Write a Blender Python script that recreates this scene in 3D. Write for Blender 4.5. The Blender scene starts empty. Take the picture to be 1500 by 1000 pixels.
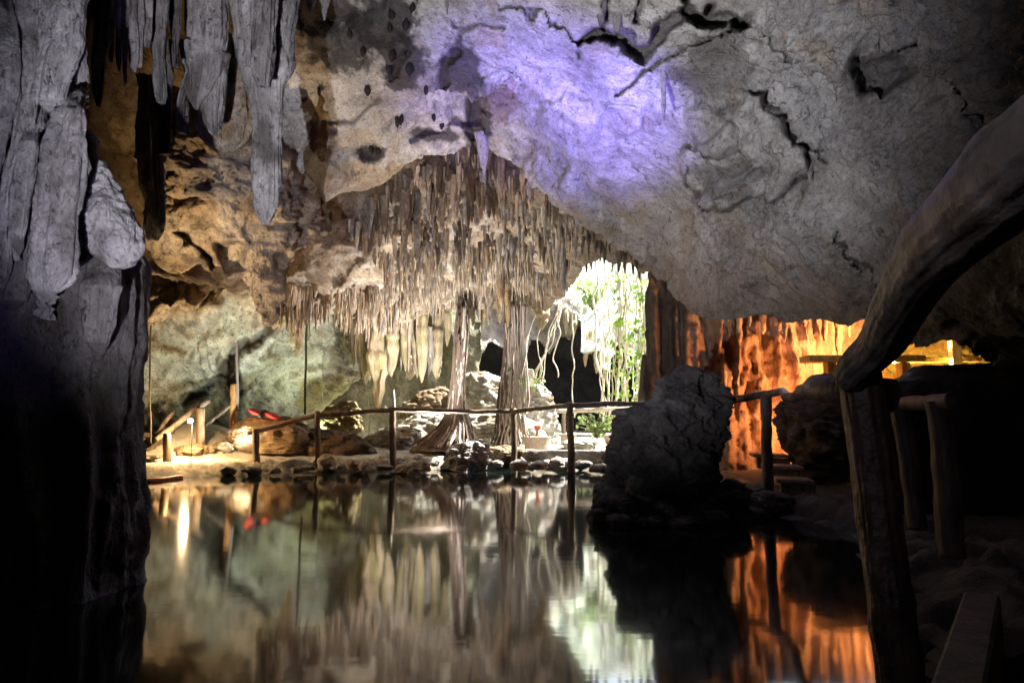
import bpy, math, random
import numpy as np
from mathutils import Vector

rng = np.random.default_rng(7)
random.seed(7)
scene = bpy.context.scene
COL = scene.collection

# ------------------------------------------------------------------ camera
CAMZ = 1.2
TH = math.atan(110 / 1000)
ct, st = math.cos(TH), math.sin(TH)


def U(px, py, Y):
    """a point of the picture at forward distance Y (metres) -> world point(s)"""
    px = np.asarray(px, float); py = np.asarray(py, float); Y = np.asarray(Y, float)
    a = (px - 750) / 1000; b = (500 - py) / 1000
    dy = ct - b * st
    return np.stack([a / dy * Y, Y + 0 * a, CAMZ + (st + b * ct) / dy * Y], -1)


def W0(px, py, z=0.0):
    """world point on the level z seen at a picture point below the horizon"""
    a = (px - 750) / 1000; b = (500 - py) / 1000
    dy = ct - b * st; dz = (st + b * ct) / dy
    Y = (z - CAMZ) / dz
    return np.array([a / dy * Y, Y, z])


cam = bpy.data.cameras.new("camera")
co = bpy.data.objects.new("camera", cam)
COL.objects.link(co)
co.location = (0, 0, CAMZ)
co.rotation_euler = (math.pi / 2 + TH, 0, 0)
cam.sensor_width = 36; cam.lens = 24; cam.clip_end = 500; cam.clip_start = 0.05
scene.camera = co

# ------------------------------------------------------------------ noise
_perm = np.random.default_rng(3).permutation(256)
_perm = np.concatenate([_perm, _perm, _perm])
_g = np.random.default_rng(4).normal(size=(256, 3)); _g /= np.linalg.norm(_g, axis=1)[:, None]


def perlin(p):
    p = np.asarray(p, float); sh = p.shape[:-1]; p = p.reshape(-1, 3)
    i = np.floor(p).astype(int); f = p - i; i &= 255
    u = f * f * f * (f * (f * 6 - 15) + 10)
    out = 0
    for dx in (0, 1):
        wx = u[:, 0] if dx else 1 - u[:, 0]
        for dy in (0, 1):
            wy = u[:, 1] if dy else 1 - u[:, 1]
            for dz in (0, 1):
                wz = u[:, 2] if dz else 1 - u[:, 2]
                h = _perm[_perm[_perm[(i[:, 0] + dx) & 255] + ((i[:, 1] + dy) & 255)] + ((i[:, 2] + dz) & 255)]
                g = _g[h]
                out = out + wx * wy * wz * (g[:, 0] * (f[:, 0] - dx) + g[:, 1] * (f[:, 1] - dy) + g[:, 2] * (f[:, 2] - dz))
    return (out * 1.5).reshape(sh)


def fbm(p, o=4, gain=.5, lac=2.03):
    a, s, t = 1.0, 0, 0
    for k in range(o):
        s = s + a * perlin(p * lac ** k + 17.3 * k); t += a; a *= gain
    return s / t * 1.4


def ridged(p, o=4):
    a, s, t = 1.0, 0, 0
    for k in range(o):
        s = s + a * (1 - np.abs(perlin(p * 2.03 ** k + 9.1 * k)) * 2); t += a; a *= .5
    return s / t


def warp(p, sc, amt):
    q = p * sc
    return p + amt * np.stack([perlin(q + 3.1), perlin(q + 41.7), perlin(q + 77.2)], -1)


def terrace(v, k):
    t = v * k; f = np.floor(t); r = t - f
    s = np.clip((r - .72) / .28, 0, 1); s = s * s * (3 - 2 * s)
    return (f + .25 * r + .75 * s) / k


def sst(a, b, x):
    t = np.clip((x - a) / (b - a), 0, 1)
    return t * t * (3 - 2 * t)


# ------------------------------------------------------------------ mesh building
def mesh_np(name, v, quads=None, tris=None, col=None, smooth=True):
    v = np.asarray(v, np.float32)
    me = bpy.data.meshes.new(name)
    nq = 0 if quads is None else len(quads); nt = 0 if tris is None else len(tris)
    me.vertices.add(len(v)); me.vertices.foreach_set("co", v.ravel())
    lv = []
    if nq: lv.append(np.asarray(quads, np.int32).ravel())
    if nt: lv.append(np.asarray(tris, np.int32).ravel())
    lv = np.concatenate(lv)
    me.loops.add(len(lv)); me.loops.foreach_set("vertex_index", lv)
    ls = np.concatenate([np.arange(nq) * 4, nq * 4 + np.arange(nt) * 3]).astype(np.int32)
    me.polygons.add(nq + nt); me.polygons.foreach_set("loop_start", ls)
    me.polygons.foreach_set("use_smooth", np.full(nq + nt, smooth, bool))
    me.update(calc_edges=True)
    if col is not None:
        a = me.color_attributes.new("col", 'FLOAT_COLOR', 'POINT')
        c = np.ones((len(v), 4), np.float32); c[:, :3] = np.clip(col, 0, 1)
        a.data.foreach_set("color", c.ravel())
    me.validate()
    return me


def link(name, me, mat=None, parent=None):
    o = bpy.data.objects.new(name, me); COL.objects.link(o)
    if mat: me.materials.append(mat)
    if parent: o.parent = parent
    return o


def tag(o, label=None, cat=None, group=None, kind=None):
    if label: o["label"] = label
    if cat: o["category"] = cat
    if group: o["group"] = group
    if kind: o["kind"] = kind
    return o


def thing(name, label, cat, group=None):
    return tag(link(name, None), label, cat, group)


class MB:
    """collects pieces into one mesh"""
    def __init__(s): s.v, s.q, s.t, s.c, s.n = [], [], [], [], 0
    def add(s, v, q=None, t=None, c=(.3, .3, .3)):
        v = np.asarray(v, float)
        if q is not None and len(q): s.q.append(np.asarray(q) + s.n)
        if t is not None and len(t): s.t.append(np.asarray(t) + s.n)
        c = np.asarray(c, float)
        s.c.append(np.broadcast_to(c, (len(v), 3)) if c.ndim == 1 else c)
        s.v.append(v); s.n += len(v)
    def mesh(s, name, smooth=True):
        return mesh_np(name, np.concatenate(s.v), np.concatenate(s.q) if s.q else None,
                       np.concatenate(s.t) if s.t else None, np.concatenate(s.c), smooth)
    def build(s, name, mat, parent=None, smooth=True):
        return link(name, s.mesh(name, smooth), mat, parent)


def ringgrid(nr, ns, cap=True):
    i, j = np.meshgrid(np.arange(nr - 1), np.arange(ns), indexing='ij')
    j2 = (j + 1) % ns
    q = np.stack([i * ns + j, i * ns + j2, (i + 1) * ns + j2, (i + 1) * ns + j], -1).reshape(-1, 4)
    t = []
    if cap:
        a, b = nr * ns, nr * ns + 1
        for k in range(ns):
            t.append((a, (k + 1) % ns, k)); t.append((b, (nr - 1) * ns + k, (nr - 1) * ns + (k + 1) % ns))
    return q, np.array(t, int).reshape(-1, 3)


def tube(mb, pts, r, ns=8, c=(.2, .15, .1), rough=0.0, seed=0, c2=None, grain=0.0):
    pts = np.asarray(pts, float); n = len(pts)
    r = np.broadcast_to(np.asarray(r, float), (n,))
    tg = np.gradient(pts, axis=0); tg /= np.linalg.norm(tg, axis=1)[:, None] + 1e-9
    ref = np.array([0, 1, 0.]) if abs(tg[:, 1]).mean() < .8 else np.array([1., 0, 0])
    a = np.cross(tg, ref); a /= np.linalg.norm(a, axis=1)[:, None] + 1e-9
    b = np.cross(tg, a)
    ph = np.arange(ns) / ns * 2 * np.pi
    d = a[:, None] * np.cos(ph)[None, :, None] + b[:, None] * np.sin(ph)[None, :, None]
    rr = np.repeat(r[:, None], ns, 1)
    if rough:
        rr = rr * (1 + rough * perlin((pts[:, None] + d * r[:, None, None]) * (1.2 / max(r.mean(), 1e-3)) * .35 + seed * 5.7))
    if grain:
        sl = np.concatenate([[0], np.cumsum(np.linalg.norm(np.diff(pts, axis=0), axis=1))])[:, None] + 0 * ph[None]
        g3 = np.stack([np.cos(ph)[None] * 2.6 + 0 * sl, np.sin(ph)[None] * 2.6 + 0 * sl, sl * 2.2 + seed], -1)
        rr = rr * (1 + grain * (ridged(g3, 4) - .6) + grain * .8 * fbm(g3 * np.array([.5, .5, 3]), 4))
        for k in range(9):
            k0 = (perlin(np.array([[seed + k * 3.3, 1.5, .7]]))[0] * .9 + .5) * sl.max(); a0 = k * 2.4
            dd = ((sl - k0) / .03) ** 2 + ((np.angle(np.exp(1j * (ph[None] - a0)))) * r[:, None] / .024) ** 2
            rr = rr * (1 + .16 * np.exp(-dd) - .10 * np.exp(-dd * 6))
    v = (pts[:, None] + d * rr[..., None]).reshape(-1, 3)
    v = np.concatenate([v, pts[:1], pts[-1:]])
    q, t = ringgrid(n, ns)
    cc = np.asarray(c, float)
    if c2 is not None:
        w = sst(-.3, .3, fbm(v * np.array([9, 9, 2.]) + seed, 3))[:, None]
        cc = cc * (1 - w) + np.asarray(c2) * w
    mb.add(v, q, t, cc)


def path(pts, n, wob=0.0, seed=0, fr=2.0):
    pts = np.asarray(pts, float)
    s = np.concatenate([[0], np.cumsum(np.linalg.norm(np.diff(pts, axis=0), axis=1))])
    t = np.linspace(0, s[-1], n)
    # Catmull-like smoothing by cubic hermite
    m = np.gradient(pts, s, axis=0)
    k = np.clip(np.searchsorted(s, t) - 1, 0, len(s) - 2)
    h = (s[k + 1] - s[k])[:, None]; x = ((t - s[k]) / (s[k + 1] - s[k]))[:, None]
    P = (2 * x ** 3 - 3 * x ** 2 + 1) * pts[k] + (x ** 3 - 2 * x ** 2 + x) * h * m[k] + (-2 * x ** 3 + 3 * x ** 2) * pts[k + 1] + (x ** 3 - x ** 2) * h * m[k + 1]
    if wob:
        q = np.stack([t * fr, np.full(n, seed * 3.7), np.zeros(n)], -1)
        P = P + wob * np.stack([perlin(q), perlin(q + 11), perlin(q + 23)], -1)
    return P


def box(mb, o, ax, ay, az, c=(.3, .2, .1), bev=.006):
    """box from corner-centre o and half-axis vectors, with chamfered edges"""
    o, ax, ay, az = [np.asarray(x, float) for x in (o, ax, ay, az)]
    L = [np.linalg.norm(x) for x in (ax, ay, az)]
    v = []; idx = {}
    for sx in (-1, 1):
        for sy in (-1, 1):
            for sz in (-1, 1):
                for k in range(3):
                    s = np.array([sx, sy, sz], float)
                    f = np.array([1 - (bev / L[m] if m != k else 0) for m in range(3)]) * s
                    idx[(sx, sy, sz, k)] = len(v); v.append(o + ax * f[0] + ay * f[1] + az * f[2])
    q, t = [], []
    for k in range(3):
        a, b = [m for m in range(3) if m != k]
        for s in (-1, 1):
            cs = []
            for (p, r) in ((-1, -1), (1, -1), (1, 1), (-1, 1)):
                key = [0, 0, 0]; key[k] = s; key[a] = p; key[b] = r
                cs.append(idx[(*key, k)])
            q.append(cs)
    for k in range(3):
        a, b = [m for m in range(3) if m != k]
        for p in (-1, 1):
            for r in (-1, 1):
                e = []
                for s in (-1, 1):
                    key = [0, 0, 0]; key[k] = s; key[a] = p; key[b] = r
                    e.append((idx[(*key, a)], idx[(*key, b)]))
                q.append([e[0][0], e[1][0], e[1][1], e[0][1]])
    for sx in (-1, 1):
        for sy in (-1, 1):
            for sz in (-1, 1):
                t.append([idx[(sx, sy, sz, k)] for k in range(3)])
    mb.add(v, q, t, c)


# ------------------------------------------------------------------ materials
def nt(name):
    m = bpy.data.materials.new(name); m.use_nodes = True
    t = m.node_tree; b = t.nodes["Principled BSDF"]
    return m, t, b


def rock_mat(name, fine=14.0, bump=.5, rough=.75, dist=.02, speck=.5, vstretch=1.0, spec=.25, crack=.4):
    m, t, b = nt(name); N = t.nodes; L = t.links
    at = N.new("ShaderNodeAttribute"); at.attribute_name = "col"
    tc = N.new("ShaderNodeTexCoord"); mp = N.new("ShaderNodeMapping")
    mp.inputs["Scale"].default_value = (1, 1, vstretch)
    L.new(tc.outputs["Object"], mp.inputs["Vector"])
    def noise(sc, det, ro=.6, dis=0):
        n = N.new("ShaderNodeTexNoise"); n.inputs["Scale"].default_value = sc
        n.inputs["Detail"].default_value = det; n.inputs["Roughness"].default_value = ro
        n.inputs["Distortion"].default_value = dis
        L.new(mp.outputs["Vector"], n.inputs["Vector"]); return n
    def rng_(src, a, b_, c, d):
        r = N.new("ShaderNodeMapRange"); r.clamp = True
        for i, x in enumerate((a, b_, c, d)): r.inputs[1 + i].default_value = x
        L.new(src, r.inputs[0]); return r.outputs[0]
    n1 = noise(fine * .35, 7, .7, .8); n2 = noise(fine, 9, .74, .3); n3 = noise(fine * 1.3, 9, .86, .5); n4 = noise(fine * .16, 6, .62, 1.6); n5 = noise(fine * .5, 4, .6)
    n6 = noise(fine * 3.2, 7, .85, .2); n7 = noise(fine * .07, 5, .6, 1.2)
    v0 = rng_(n1.outputs[0], .28, .72, .68, 1.2); v1 = rng_(n6.outputs[0], .34, .66, .66, 1.28); v2 = rng_(n7.outputs[0], .35, .65, .72, 1.16)
    va = N.new("ShaderNodeMath"); va.operation = 'MULTIPLY'; L.new(v0, va.inputs[0]); L.new(v1, va.inputs[1])
    vb = N.new("ShaderNodeMath"); vb.operation = 'MULTIPLY'; L.new(va.outputs[0], vb.inputs[0]); L.new(v2, vb.inputs[1]); v = vb.outputs[0]
    sp = rng_(n3.outputs[0], .40, .475, 1 - speck, 1.0)
    mu0 = N.new("ShaderNodeMath"); mu0.operation = 'MULTIPLY'; L.new(v, mu0.inputs[0]); L.new(sp, mu0.inputs[1])
    sb = N.new("ShaderNodeMath"); sb.operation = 'SUBTRACT'; sb.inputs[1].default_value = .5; L.new(n4.outputs[0], sb.inputs[0])
    ab = N.new("ShaderNodeMath"); ab.operation = 'ABSOLUTE'; L.new(sb.outputs[0], ab.inputs[0])
    ck = rng_(ab.outputs[0], .0, .012, 0.0, 1.0)            # thin broken cracks
    cm = rng_(n5.outputs[0], .38, .48, 0.0, 1.0)
    ck2 = N.new("ShaderNodeMath"); ck2.operation = 'MAXIMUM'; L.new(ck, ck2.inputs[0]); L.new(cm, ck2.inputs[1])
    ckc = rng_(ck2.outputs[0], 0, 1, 1 - crack, 1.0)
    mu = N.new("ShaderNodeMath"); mu.operation = 'MULTIPLY'; L.new(mu0.outputs[0], mu.inputs[0]); L.new(ckc, mu.inputs[1])
    mx = N.new("ShaderNodeVectorMath"); mx.operation = 'SCALE'
    L.new(at.outputs["Color"], mx.inputs[0]); L.new(mu.outputs[0], mx.inputs["Scale"])
    L.new(mx.outputs[0], b.inputs["Base Color"])
    vo = N.new("ShaderNodeTexVoronoi"); vo.inputs["Scale"].default_value = fine * .6
    wv = N.new("ShaderNodeVectorMath"); wv.operation = 'ADD'
    ws = N.new("ShaderNodeVectorMath"); ws.operation = 'SCALE'; ws.inputs["Scale"].default_value = .35
    L.new(n1.outputs["Color"], ws.inputs[0]); L.new(mp.outputs[0], wv.inputs[0]); L.new(ws.outputs[0], wv.inputs[1])
    L.new(wv.outputs[0], vo.inputs["Vector"])
    a1 = N.new("ShaderNodeMath"); a1.operation = 'MULTIPLY_ADD'; a1.inputs[1].default_value = .5
    L.new(vo.outputs[0], a1.inputs[0])
    a2 = N.new("ShaderNodeMath"); a2.operation = 'MULTIPLY_ADD'; a2.inputs[1].default_value = .6
    L.new(ckc, a2.inputs[0]); L.new(n2.outputs[0], a2.inputs[2]); L.new(a2.outputs[0], a1.inputs[2])
    bp = N.new("ShaderNodeBump"); bp.inputs["Strength"].default_value = bump; bp.inputs["Distance"].default_value = dist
    L.new(a1.outputs[0], bp.inputs["Height"]); L.new(bp.outputs[0], b.inputs["Normal"])
    b.inputs["Roughness"].default_value = rough; b.inputs["Specular IOR Level"].default_value = spec
    return m


def simple_mat(name, color=None, rough=.6, bump=.3, bscale=30, spec=.3, trans=0.0, vst=1.0):
    """colour from the mesh's own colour attribute (or one colour) broken up by noise"""
    m, t, b = nt(name); N = t.nodes; L = t.links
    tc = N.new("ShaderNodeTexCoord"); mp = N.new("ShaderNodeMapping"); mp.inputs["Scale"].default_value = (1, 1, vst)
    L.new(tc.outputs["Object"], mp.inputs["Vector"])
    n = N.new("ShaderNodeTexNoise"); n.inputs["Scale"].default_value = bscale; n.inputs["Detail"].default_value = 6
    L.new(mp.outputs[0], n.inputs["Vector"])
    r = N.new("ShaderNodeMapRange"); r.inputs[1].default_value = .3; r.inputs[2].default_value = .7
    r.inputs[3].default_value = .6; r.inputs[4].default_value = 1.25
    L.new(n.outputs[0], r.inputs[0])
    mx = N.new("ShaderNodeVectorMath"); mx.operation = 'SCALE'
    if color is None:
        at = N.new("ShaderNodeAttribute"); at.attribute_name = "col"; L.new(at.outputs["Color"], mx.inputs[0])
    else:
        mx.inputs[0].default_value = color
    L.new(r.outputs[0], mx.inputs["Scale"]); L.new(mx.outputs[0], b.inputs["Base Color"])
    bp = N.new("ShaderNodeBump"); bp.inputs["Strength"].default_value = bump; bp.inputs["Distance"].default_value = .01
    L.new(n.outputs[0], bp.inputs["Height"]); L.new(bp.outputs[0], b.inputs["Normal"])
    b.inputs["Roughness"].default_value = rough; b.inputs["Specular IOR Level"].default_value = spec
    if trans:
        b.inputs["Subsurface Weight"].default_value = 0
        tr = N.new("ShaderNodeBsdfTranslucent"); L.new(mx.outputs[0], tr.inputs["Color"])
        ms = N.new("ShaderNodeMixShader"); ms.inputs[0].default_value = trans
        L.new(b.outputs[0], ms.inputs[1]); L.new(tr.outputs[0], ms.inputs[2])
        L.new(ms.outputs[0], t.nodes["Material Output"].inputs["Surface"])
    return m


def emit_mat(name, c, s):
    m, t, b = nt(name)
    b.inputs["Base Color"].default_value = (*c, 1)
    b.inputs["Emission Color"].default_value = (*c, 1); b.inputs["Emission Strength"].default_value = s
    return m


M_CEIL = rock_mat("pale_limestone", 10, 1.0, .8, .075, .6, crack=.55)
M_WALL = rock_mat("pitted_limestone", 9, 1.0, .8, .08, .75)
M_DRIP = rock_mat("dripstone", 12, .9, .6, .03, .5, .35, .35)
M_COLUMN = rock_mat("column_rock", 18, 1.0, .6, .045, .72, .6, .4, crack=.8)
M_BOULD = rock_mat("boulder_rock", 11, 1.0, .8, .06, .6)
M_GROUND = rock_mat("gravel", 26, .9, .85, .02, .55)
M_WOOD = simple_mat("weathered_wood", None, .55, .5, 34, .35, 0, .12)
M_LOG = simple_mat("polished_log", None, .5, 1.0, 26, .3)
M_ROOT = simple_mat("root_bark", None, .75, .6, 40, .2, 0, .15)
M_LEAF = simple_mat("leaf", None, .5, .1, 20, .4, .45)
M_BAT = simple_mat("bat_fur", (.018, .014, .013), .7, .3, 60)
M_RED = simple_mat("red_fabric", (.42, .025, .015), .6, .2, 40)
M_BLACK = simple_mat("black_webbing", (.015, .015, .017), .6, .2, 60)
M_WHITE = simple_mat("white_board", (.8, .8, .78), .5, .05, 10)
M_CLAY = simple_mat("clay", None, .7, .3, 30)
M_ROPE = simple_mat("rope", None, .8, .4, 80)
M_CONC = rock_mat("concrete", 30, .6, .85, .008, .4)


# ------------------------------------------------------------------ rock sheets
def tps(ctrl):
    c = np.array(ctrl, float); P = c[:, :2] / 500; n = len(c)
    def K(r2): return .5 * r2 * np.log(r2 + 1e-9)
    d2 = ((P[:, None] - P[None]) ** 2).sum(-1)
    A = np.zeros((n + 3, n + 3)); A[:n, :n] = K(d2) + np.eye(n) * 1e-4
    A[:n, n] = 1; A[:n, n + 1:] = P; A[n, :n] = 1; A[n + 1:, :n] = P.T
    w = np.linalg.solve(A, np.concatenate([c[:, 2], np.zeros(3)]))
    def f(px, py):
        x = np.stack([np.asarray(px, float), np.asarray(py, float)], -1) / 500
        out = w[n] + x @ w[n + 1:]
        for k in range(n): out = out + w[k] * K(((x - P[k]) ** 2).sum(-1))
        return out
    return f


def seg_dist(px, py, pts, closed=False):
    pts = np.asarray(pts, float)
    a = pts; b = np.roll(pts, -1, 0)
    if not closed: a, b = a[:-1], b[:-1]
    best = np.full(px.shape, 1e9); bx = np.zeros(px.shape); by = np.zeros(px.shape)
    for (x0, y0), (x1, y1) in zip(a, b):
        dx, dy = x1 - x0, y1 - y0
        t = np.clip(((px - x0) * dx + (py - y0) * dy) / (dx * dx + dy * dy + 1e-9), 0, 1)
        qx, qy = x0 + t * dx, y0 + t * dy
        d = np.hypot(px - qx, py - qy); m = d < best
        best = np.where(m, d, best); bx = np.where(m, qx, bx); by = np.where(m, qy, by)
    return best, bx, by


def inside(px, py, pts):
    pts = np.asarray(pts, float); r = np.zeros(px.shape, bool)
    for (x0, y0), (x1, y1) in zip(pts, np.roll(pts, -1, 0)):
        c = ((y0 > py) != (y1 > py)) & (px < (x1 - x0) * (py - y0) / (y1 - y0 + 1e-12) + x0)
        r ^= c
    return r


def rough_poly(pts, amp, step=9, seed=0):
    out = []; pts = np.asarray(pts, float); k = seed * 31.7
    for p, q in zip(pts, np.roll(pts, -1, 0)):
        L = np.hypot(*(q - p)); n = max(1, int(L / step)); nrm = np.array([-(q - p)[1], (q - p)[0]]) / (L + 1e-9)
        for i in range(n):
            x = p + (q - p) * i / n
            s = fbm(np.array([[x[0] / 45 + k, x[1] / 45, 0]]), 3)[0]
            out.append(x + (nrm * amp * s if i else 0))
    return np.array(out)


def sheet(name, poly, ctrl, step, disp, color, mat, edge=5, seed=0, feats=(), skirt=.8, lift=0.0, parent=None, shrink=.0):
    f = tps(ctrl); poly = rough_poly(poly, edge, max(step * 1.5, 6), seed) if edge else np.asarray(poly, float)
    x0, y0 = poly.min(0) - step * 2; x1, y1 = poly.max(0) + step * 2
    X, Yp = np.meshgrid(np.arange(x0, x1, step), np.arange(y0, y1, step))
    ins = inside(X, Yp, poly)
    cell = ins[:-1, :-1].astype(int) + ins[1:, :-1] + ins[:-1, 1:] + ins[1:, 1:]
    keep = cell >= 2
    used = np.zeros(X.shape, bool)
    for a in (slice(None, -1), slice(1, None)):
        for b in (slice(None, -1), slice(1, None)): used[a, b] |= keep
    out = used & ~ins
    if out.any():
        _, bx, by = seg_dist(X[out], Yp[out], poly, True); X[out] = bx; Yp[out] = by
    D = np.maximum(f(X, Yp), .5)
    P = U(X, Yp, D)
    gx = np.gradient(P, axis=1); gy = np.gradient(P, axis=0)
    Nn = np.cross(gy, gx); Nn /= np.linalg.norm(Nn, axis=-1, keepdims=True) + 1e-9
    ray = P - np.array([0, 0, CAMZ]); ray /= np.linalg.norm(ray, axis=-1, keepdims=True)
    flip = (Nn * ray).sum(-1) > 0; Nn[flip] *= -1
    h = disp(P)
    off = 0; groove_shade = np.zeros(X.shape)
    for ft in feats:
        kind, pts, amt, soft = ft[:4]
        if kind == 'poly':
            d, _, _ = seg_dist(X, Yp, pts, True); d = np.where(inside(X, Yp, np.asarray(pts)), d, -d)
            d = d + 5 * fbm(np.stack([X / 22, Yp / 22, 0 * X + seed], -1), 3)
            prof = sst(-soft, soft, d)
            if len(ft) > 4 and ft[4] == 'dome': prof = prof * .6 + .4 * sst(0, 40, d)
        else:
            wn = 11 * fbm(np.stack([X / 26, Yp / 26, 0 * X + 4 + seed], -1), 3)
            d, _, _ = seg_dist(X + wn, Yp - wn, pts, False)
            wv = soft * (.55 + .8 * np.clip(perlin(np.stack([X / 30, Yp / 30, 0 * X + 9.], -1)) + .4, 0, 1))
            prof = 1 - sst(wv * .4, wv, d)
            groove_shade = np.maximum(groove_shade, prof)
        off = off + amt * prof
    P2 = P + Nn * h[..., None] - ray * (off * 1.0)[..., None] if len(feats) else P + Nn * h[..., None]
    ii = np.full(X.shape, -1); ii[used] = np.arange(used.sum())
    r, c = np.nonzero(keep)
    quads = np.stack([ii[r, c], ii[r + 1, c], ii[r + 1, c + 1], ii[r, c + 1]], -1)
    V = P2[used]; n0 = len(V)
    # rim: push the border back to give the rock thickness
    e = np.concatenate([quads[:, [0, 1]], quads[:, [1, 2]], quads[:, [2, 3]], quads[:, [3, 0]]])
    key = np.sort(e, 1); k2 = key[:, 0].astype(np.int64) * n0 + key[:, 1]
    _, inv, cnt = np.unique(k2, return_inverse=True, return_counts=True)
    be = e[cnt[inv] == 1]
    bv = np.unique(be); mp = np.full(n0, -1); mp[bv] = np.arange(len(bv))
    rb = ray[used][bv]; prev = bv; verts = [V]; qs = [quads]; n = n0
    cen = V.mean(0)
    for k, (s, inn) in enumerate(((.18, .0), (.55, .01), (1.0, .03))):
        nv = V[bv] + rb * skirt * s + np.array([0, 0, lift * s]) + (cen - V[bv]) * (inn + shrink * s) * np.array([1, 0, 1])
        nv = nv + .1 * skirt * s * np.stack([fbm(nv * 2, 3), 0 * nv[:, 0], fbm(nv * 2 + 9, 3)], -1)
        verts.append(nv)
        a = prev[mp[be[:, 0]]] if k == 0 else mp[be[:, 0]] + n - len(bv)
        b = prev[mp[be[:, 1]]] if k == 0 else mp[be[:, 1]] + n - len(bv)
        qs.append(np.stack([b, a, mp[be[:, 0]] + n, mp[be[:, 1]] + n], -1)); n += len(bv)
    V = np.concatenate(verts); Q = np.concatenate(qs)
    pxs = np.concatenate([X[used], *[X[used][bv]] * 3]); pys = np.concatenate([Yp[used], *[Yp[used][bv]] * 3])
    C = color(V, pxs, pys)
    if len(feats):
        dd = np.concatenate([groove_shade[used], *[groove_shade[used][bv]] * 3]); C = mixc_a(C, (.05, .036, .025), dd * .6)  # brown groove floors, with the crevice shade painted into the colour
    o = link(name, mesh_np(name, V, Q, None, C), mat, parent)
    return o, f


def mixc(a, b, w):
    return np.asarray(a) * (1 - w[:, None]) + np.asarray(b) * w[:, None]


def blob(px, py, cx, cy, rx, ry, seed=0):
    d = np.hypot((px - cx) / rx, (py - cy) / ry) + .6 * fbm(np.stack([px / 22 + seed, py / 22, 0 * px], -1), 5, .65)
    return 1 - sst(.62, .92, d)


def d_flaky(big=.35, mid=.16, fl=.10, fine=.03, sc=1.0):
    def f(P):
        q = warp(P * sc, .7, .6)
        w2 = warp(q, 2.3, .3)
        msk = sst(-.25, .3, fbm(P * .45 + 70, 3))
        return big * fbm(P * .35, 3) + mid * .4 * ridged(q * .7, 2) + fl * (.45 + 1.1 * msk) * terrace(fbm(w2 * .9, 5, .55), 7) * 1.5 + fl * (.1 + .75 * msk) * terrace(fbm(w2 * 2.7 + 5, 4, .55), 5) + fine * (.4 + .9 * msk) * (fbm(q * 5, 4, .6) + .8 * ridged(q * 7, 3) - .4)
    return f


# ------------------------------------------------------------------ spindles (columns, boulders, hanging rock)
def spindle(levels, Y, nr=70, ns=48, k=.8, amp=.08, sc=2.0, flute=0.0, fl_n=9, seed=0, terr=0.0, zs=1.0):
    lv = np.array([(l[0], l[1], l[2], l[3] if len(l) > 3 else Y) for l in levels], float)
    lv = lv[np.argsort(lv[:, 0])]
    py = np.linspace(lv[0, 0], lv[-1, 0], nr)
    xl = np.interp(py, lv[:, 0], lv[:, 1]); xr = np.interp(py, lv[:, 0], lv[:, 2]); yy = np.interp(py, lv[:, 0], lv[:, 3])
    ker = np.array([1, 2, 3, 2, 1.]); ker /= ker.sum()
    for _ in range(1):
        xl = np.convolve(np.pad(xl, 2, 'edge'), ker, 'valid'); xr = np.convolve(np.pad(xr, 2, 'edge'), ker, 'valid')
    cen = U((xl + xr) / 2, py, yy); w = (xr - xl) / 2 * yy / 1000
    ph = np.arange(ns) / ns * 2 * np.pi
    d = np.stack([np.cos(ph), k * np.sin(ph), 0 * ph], -1)
    V = cen[:, None] + d[None] * w[:, None, None]
    dn = np.stack([np.cos(ph) * k, np.sin(ph), 0 * ph], -1); dn /= np.linalg.norm(dn, axis=1)[:, None]
    q = V * np.array([sc, sc, sc * zs]) + seed * 13.1
    h = amp * (fbm(q, 6, .58) * .7 + (ridged(q * .8 + 3, 4) - .6) * .6)
    if flute:
        cyl = np.stack([np.cos(ph)[None] * fl_n / 3 + 0 * w[:, None], np.sin(ph)[None] * fl_n / 3 + 0 * w[:, None], V[..., 2] * .35 + seed], -1)
        h = h + flute * (ridged(cyl, 2) - .6)
    if terr: h = h + terr * terrace(fbm(warp(q * .7, 1.5, .4), 5, .6), 5) + terr * .3 * terrace(fbm(warp(q * 2.1 + 8, 1.5, .3), 4, .6), 4)
    fade = np.minimum(1, w / (w.max() * .25 + 1e-6))[:, None]
    V = V + dn[None] * (h * fade)[..., None] + np.array([0, 0, .5]) * (amp * .6 * fbm(q + 50, 4) * fade)[..., None]
    V = V.reshape(-1, 3)
    V = np.concatenate([V, V[:ns].mean(0)[None], V[-ns:].mean(0)[None]])
    Q, T = ringgrid(nr, ns)
    return V, Q, T


def pal(V, c1, c2, c3=None, sc=1.2, seed=0, vz=1.0):
    q = V * np.array([sc, sc, sc * vz]) + seed * 7.7
    w = sst(-.35, .35, fbm(q, 4)); c = mixc(c1, c2, w)
    if c3 is not None:
        w3 = sst(.12, .4, fbm(q * 1.9 + 31, 4))
        c = c * (1 - w3[:, None]) + np.asarray(c3) * w3[:, None]
    return c


def spin_obj(name, levels, Y, cols, mat, parent=None, pvz=.4, psc=1.5, **kw):
    V, Q, T = spindle(levels, Y, **kw)
    return link(name, mesh_np(name, V, Q, T, pal(V, *cols, sc=psc, seed=kw.get('seed', 0), vz=pvz)), mat, parent)


GREY = (.40, .385, .37); PALE = (.56, .53, .50); BROWN = (.24, .16, .10); DARK = (.06, .045, .035); OCHRE = (.42, .28, .13); RUST = (.36, .17, .07)

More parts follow.
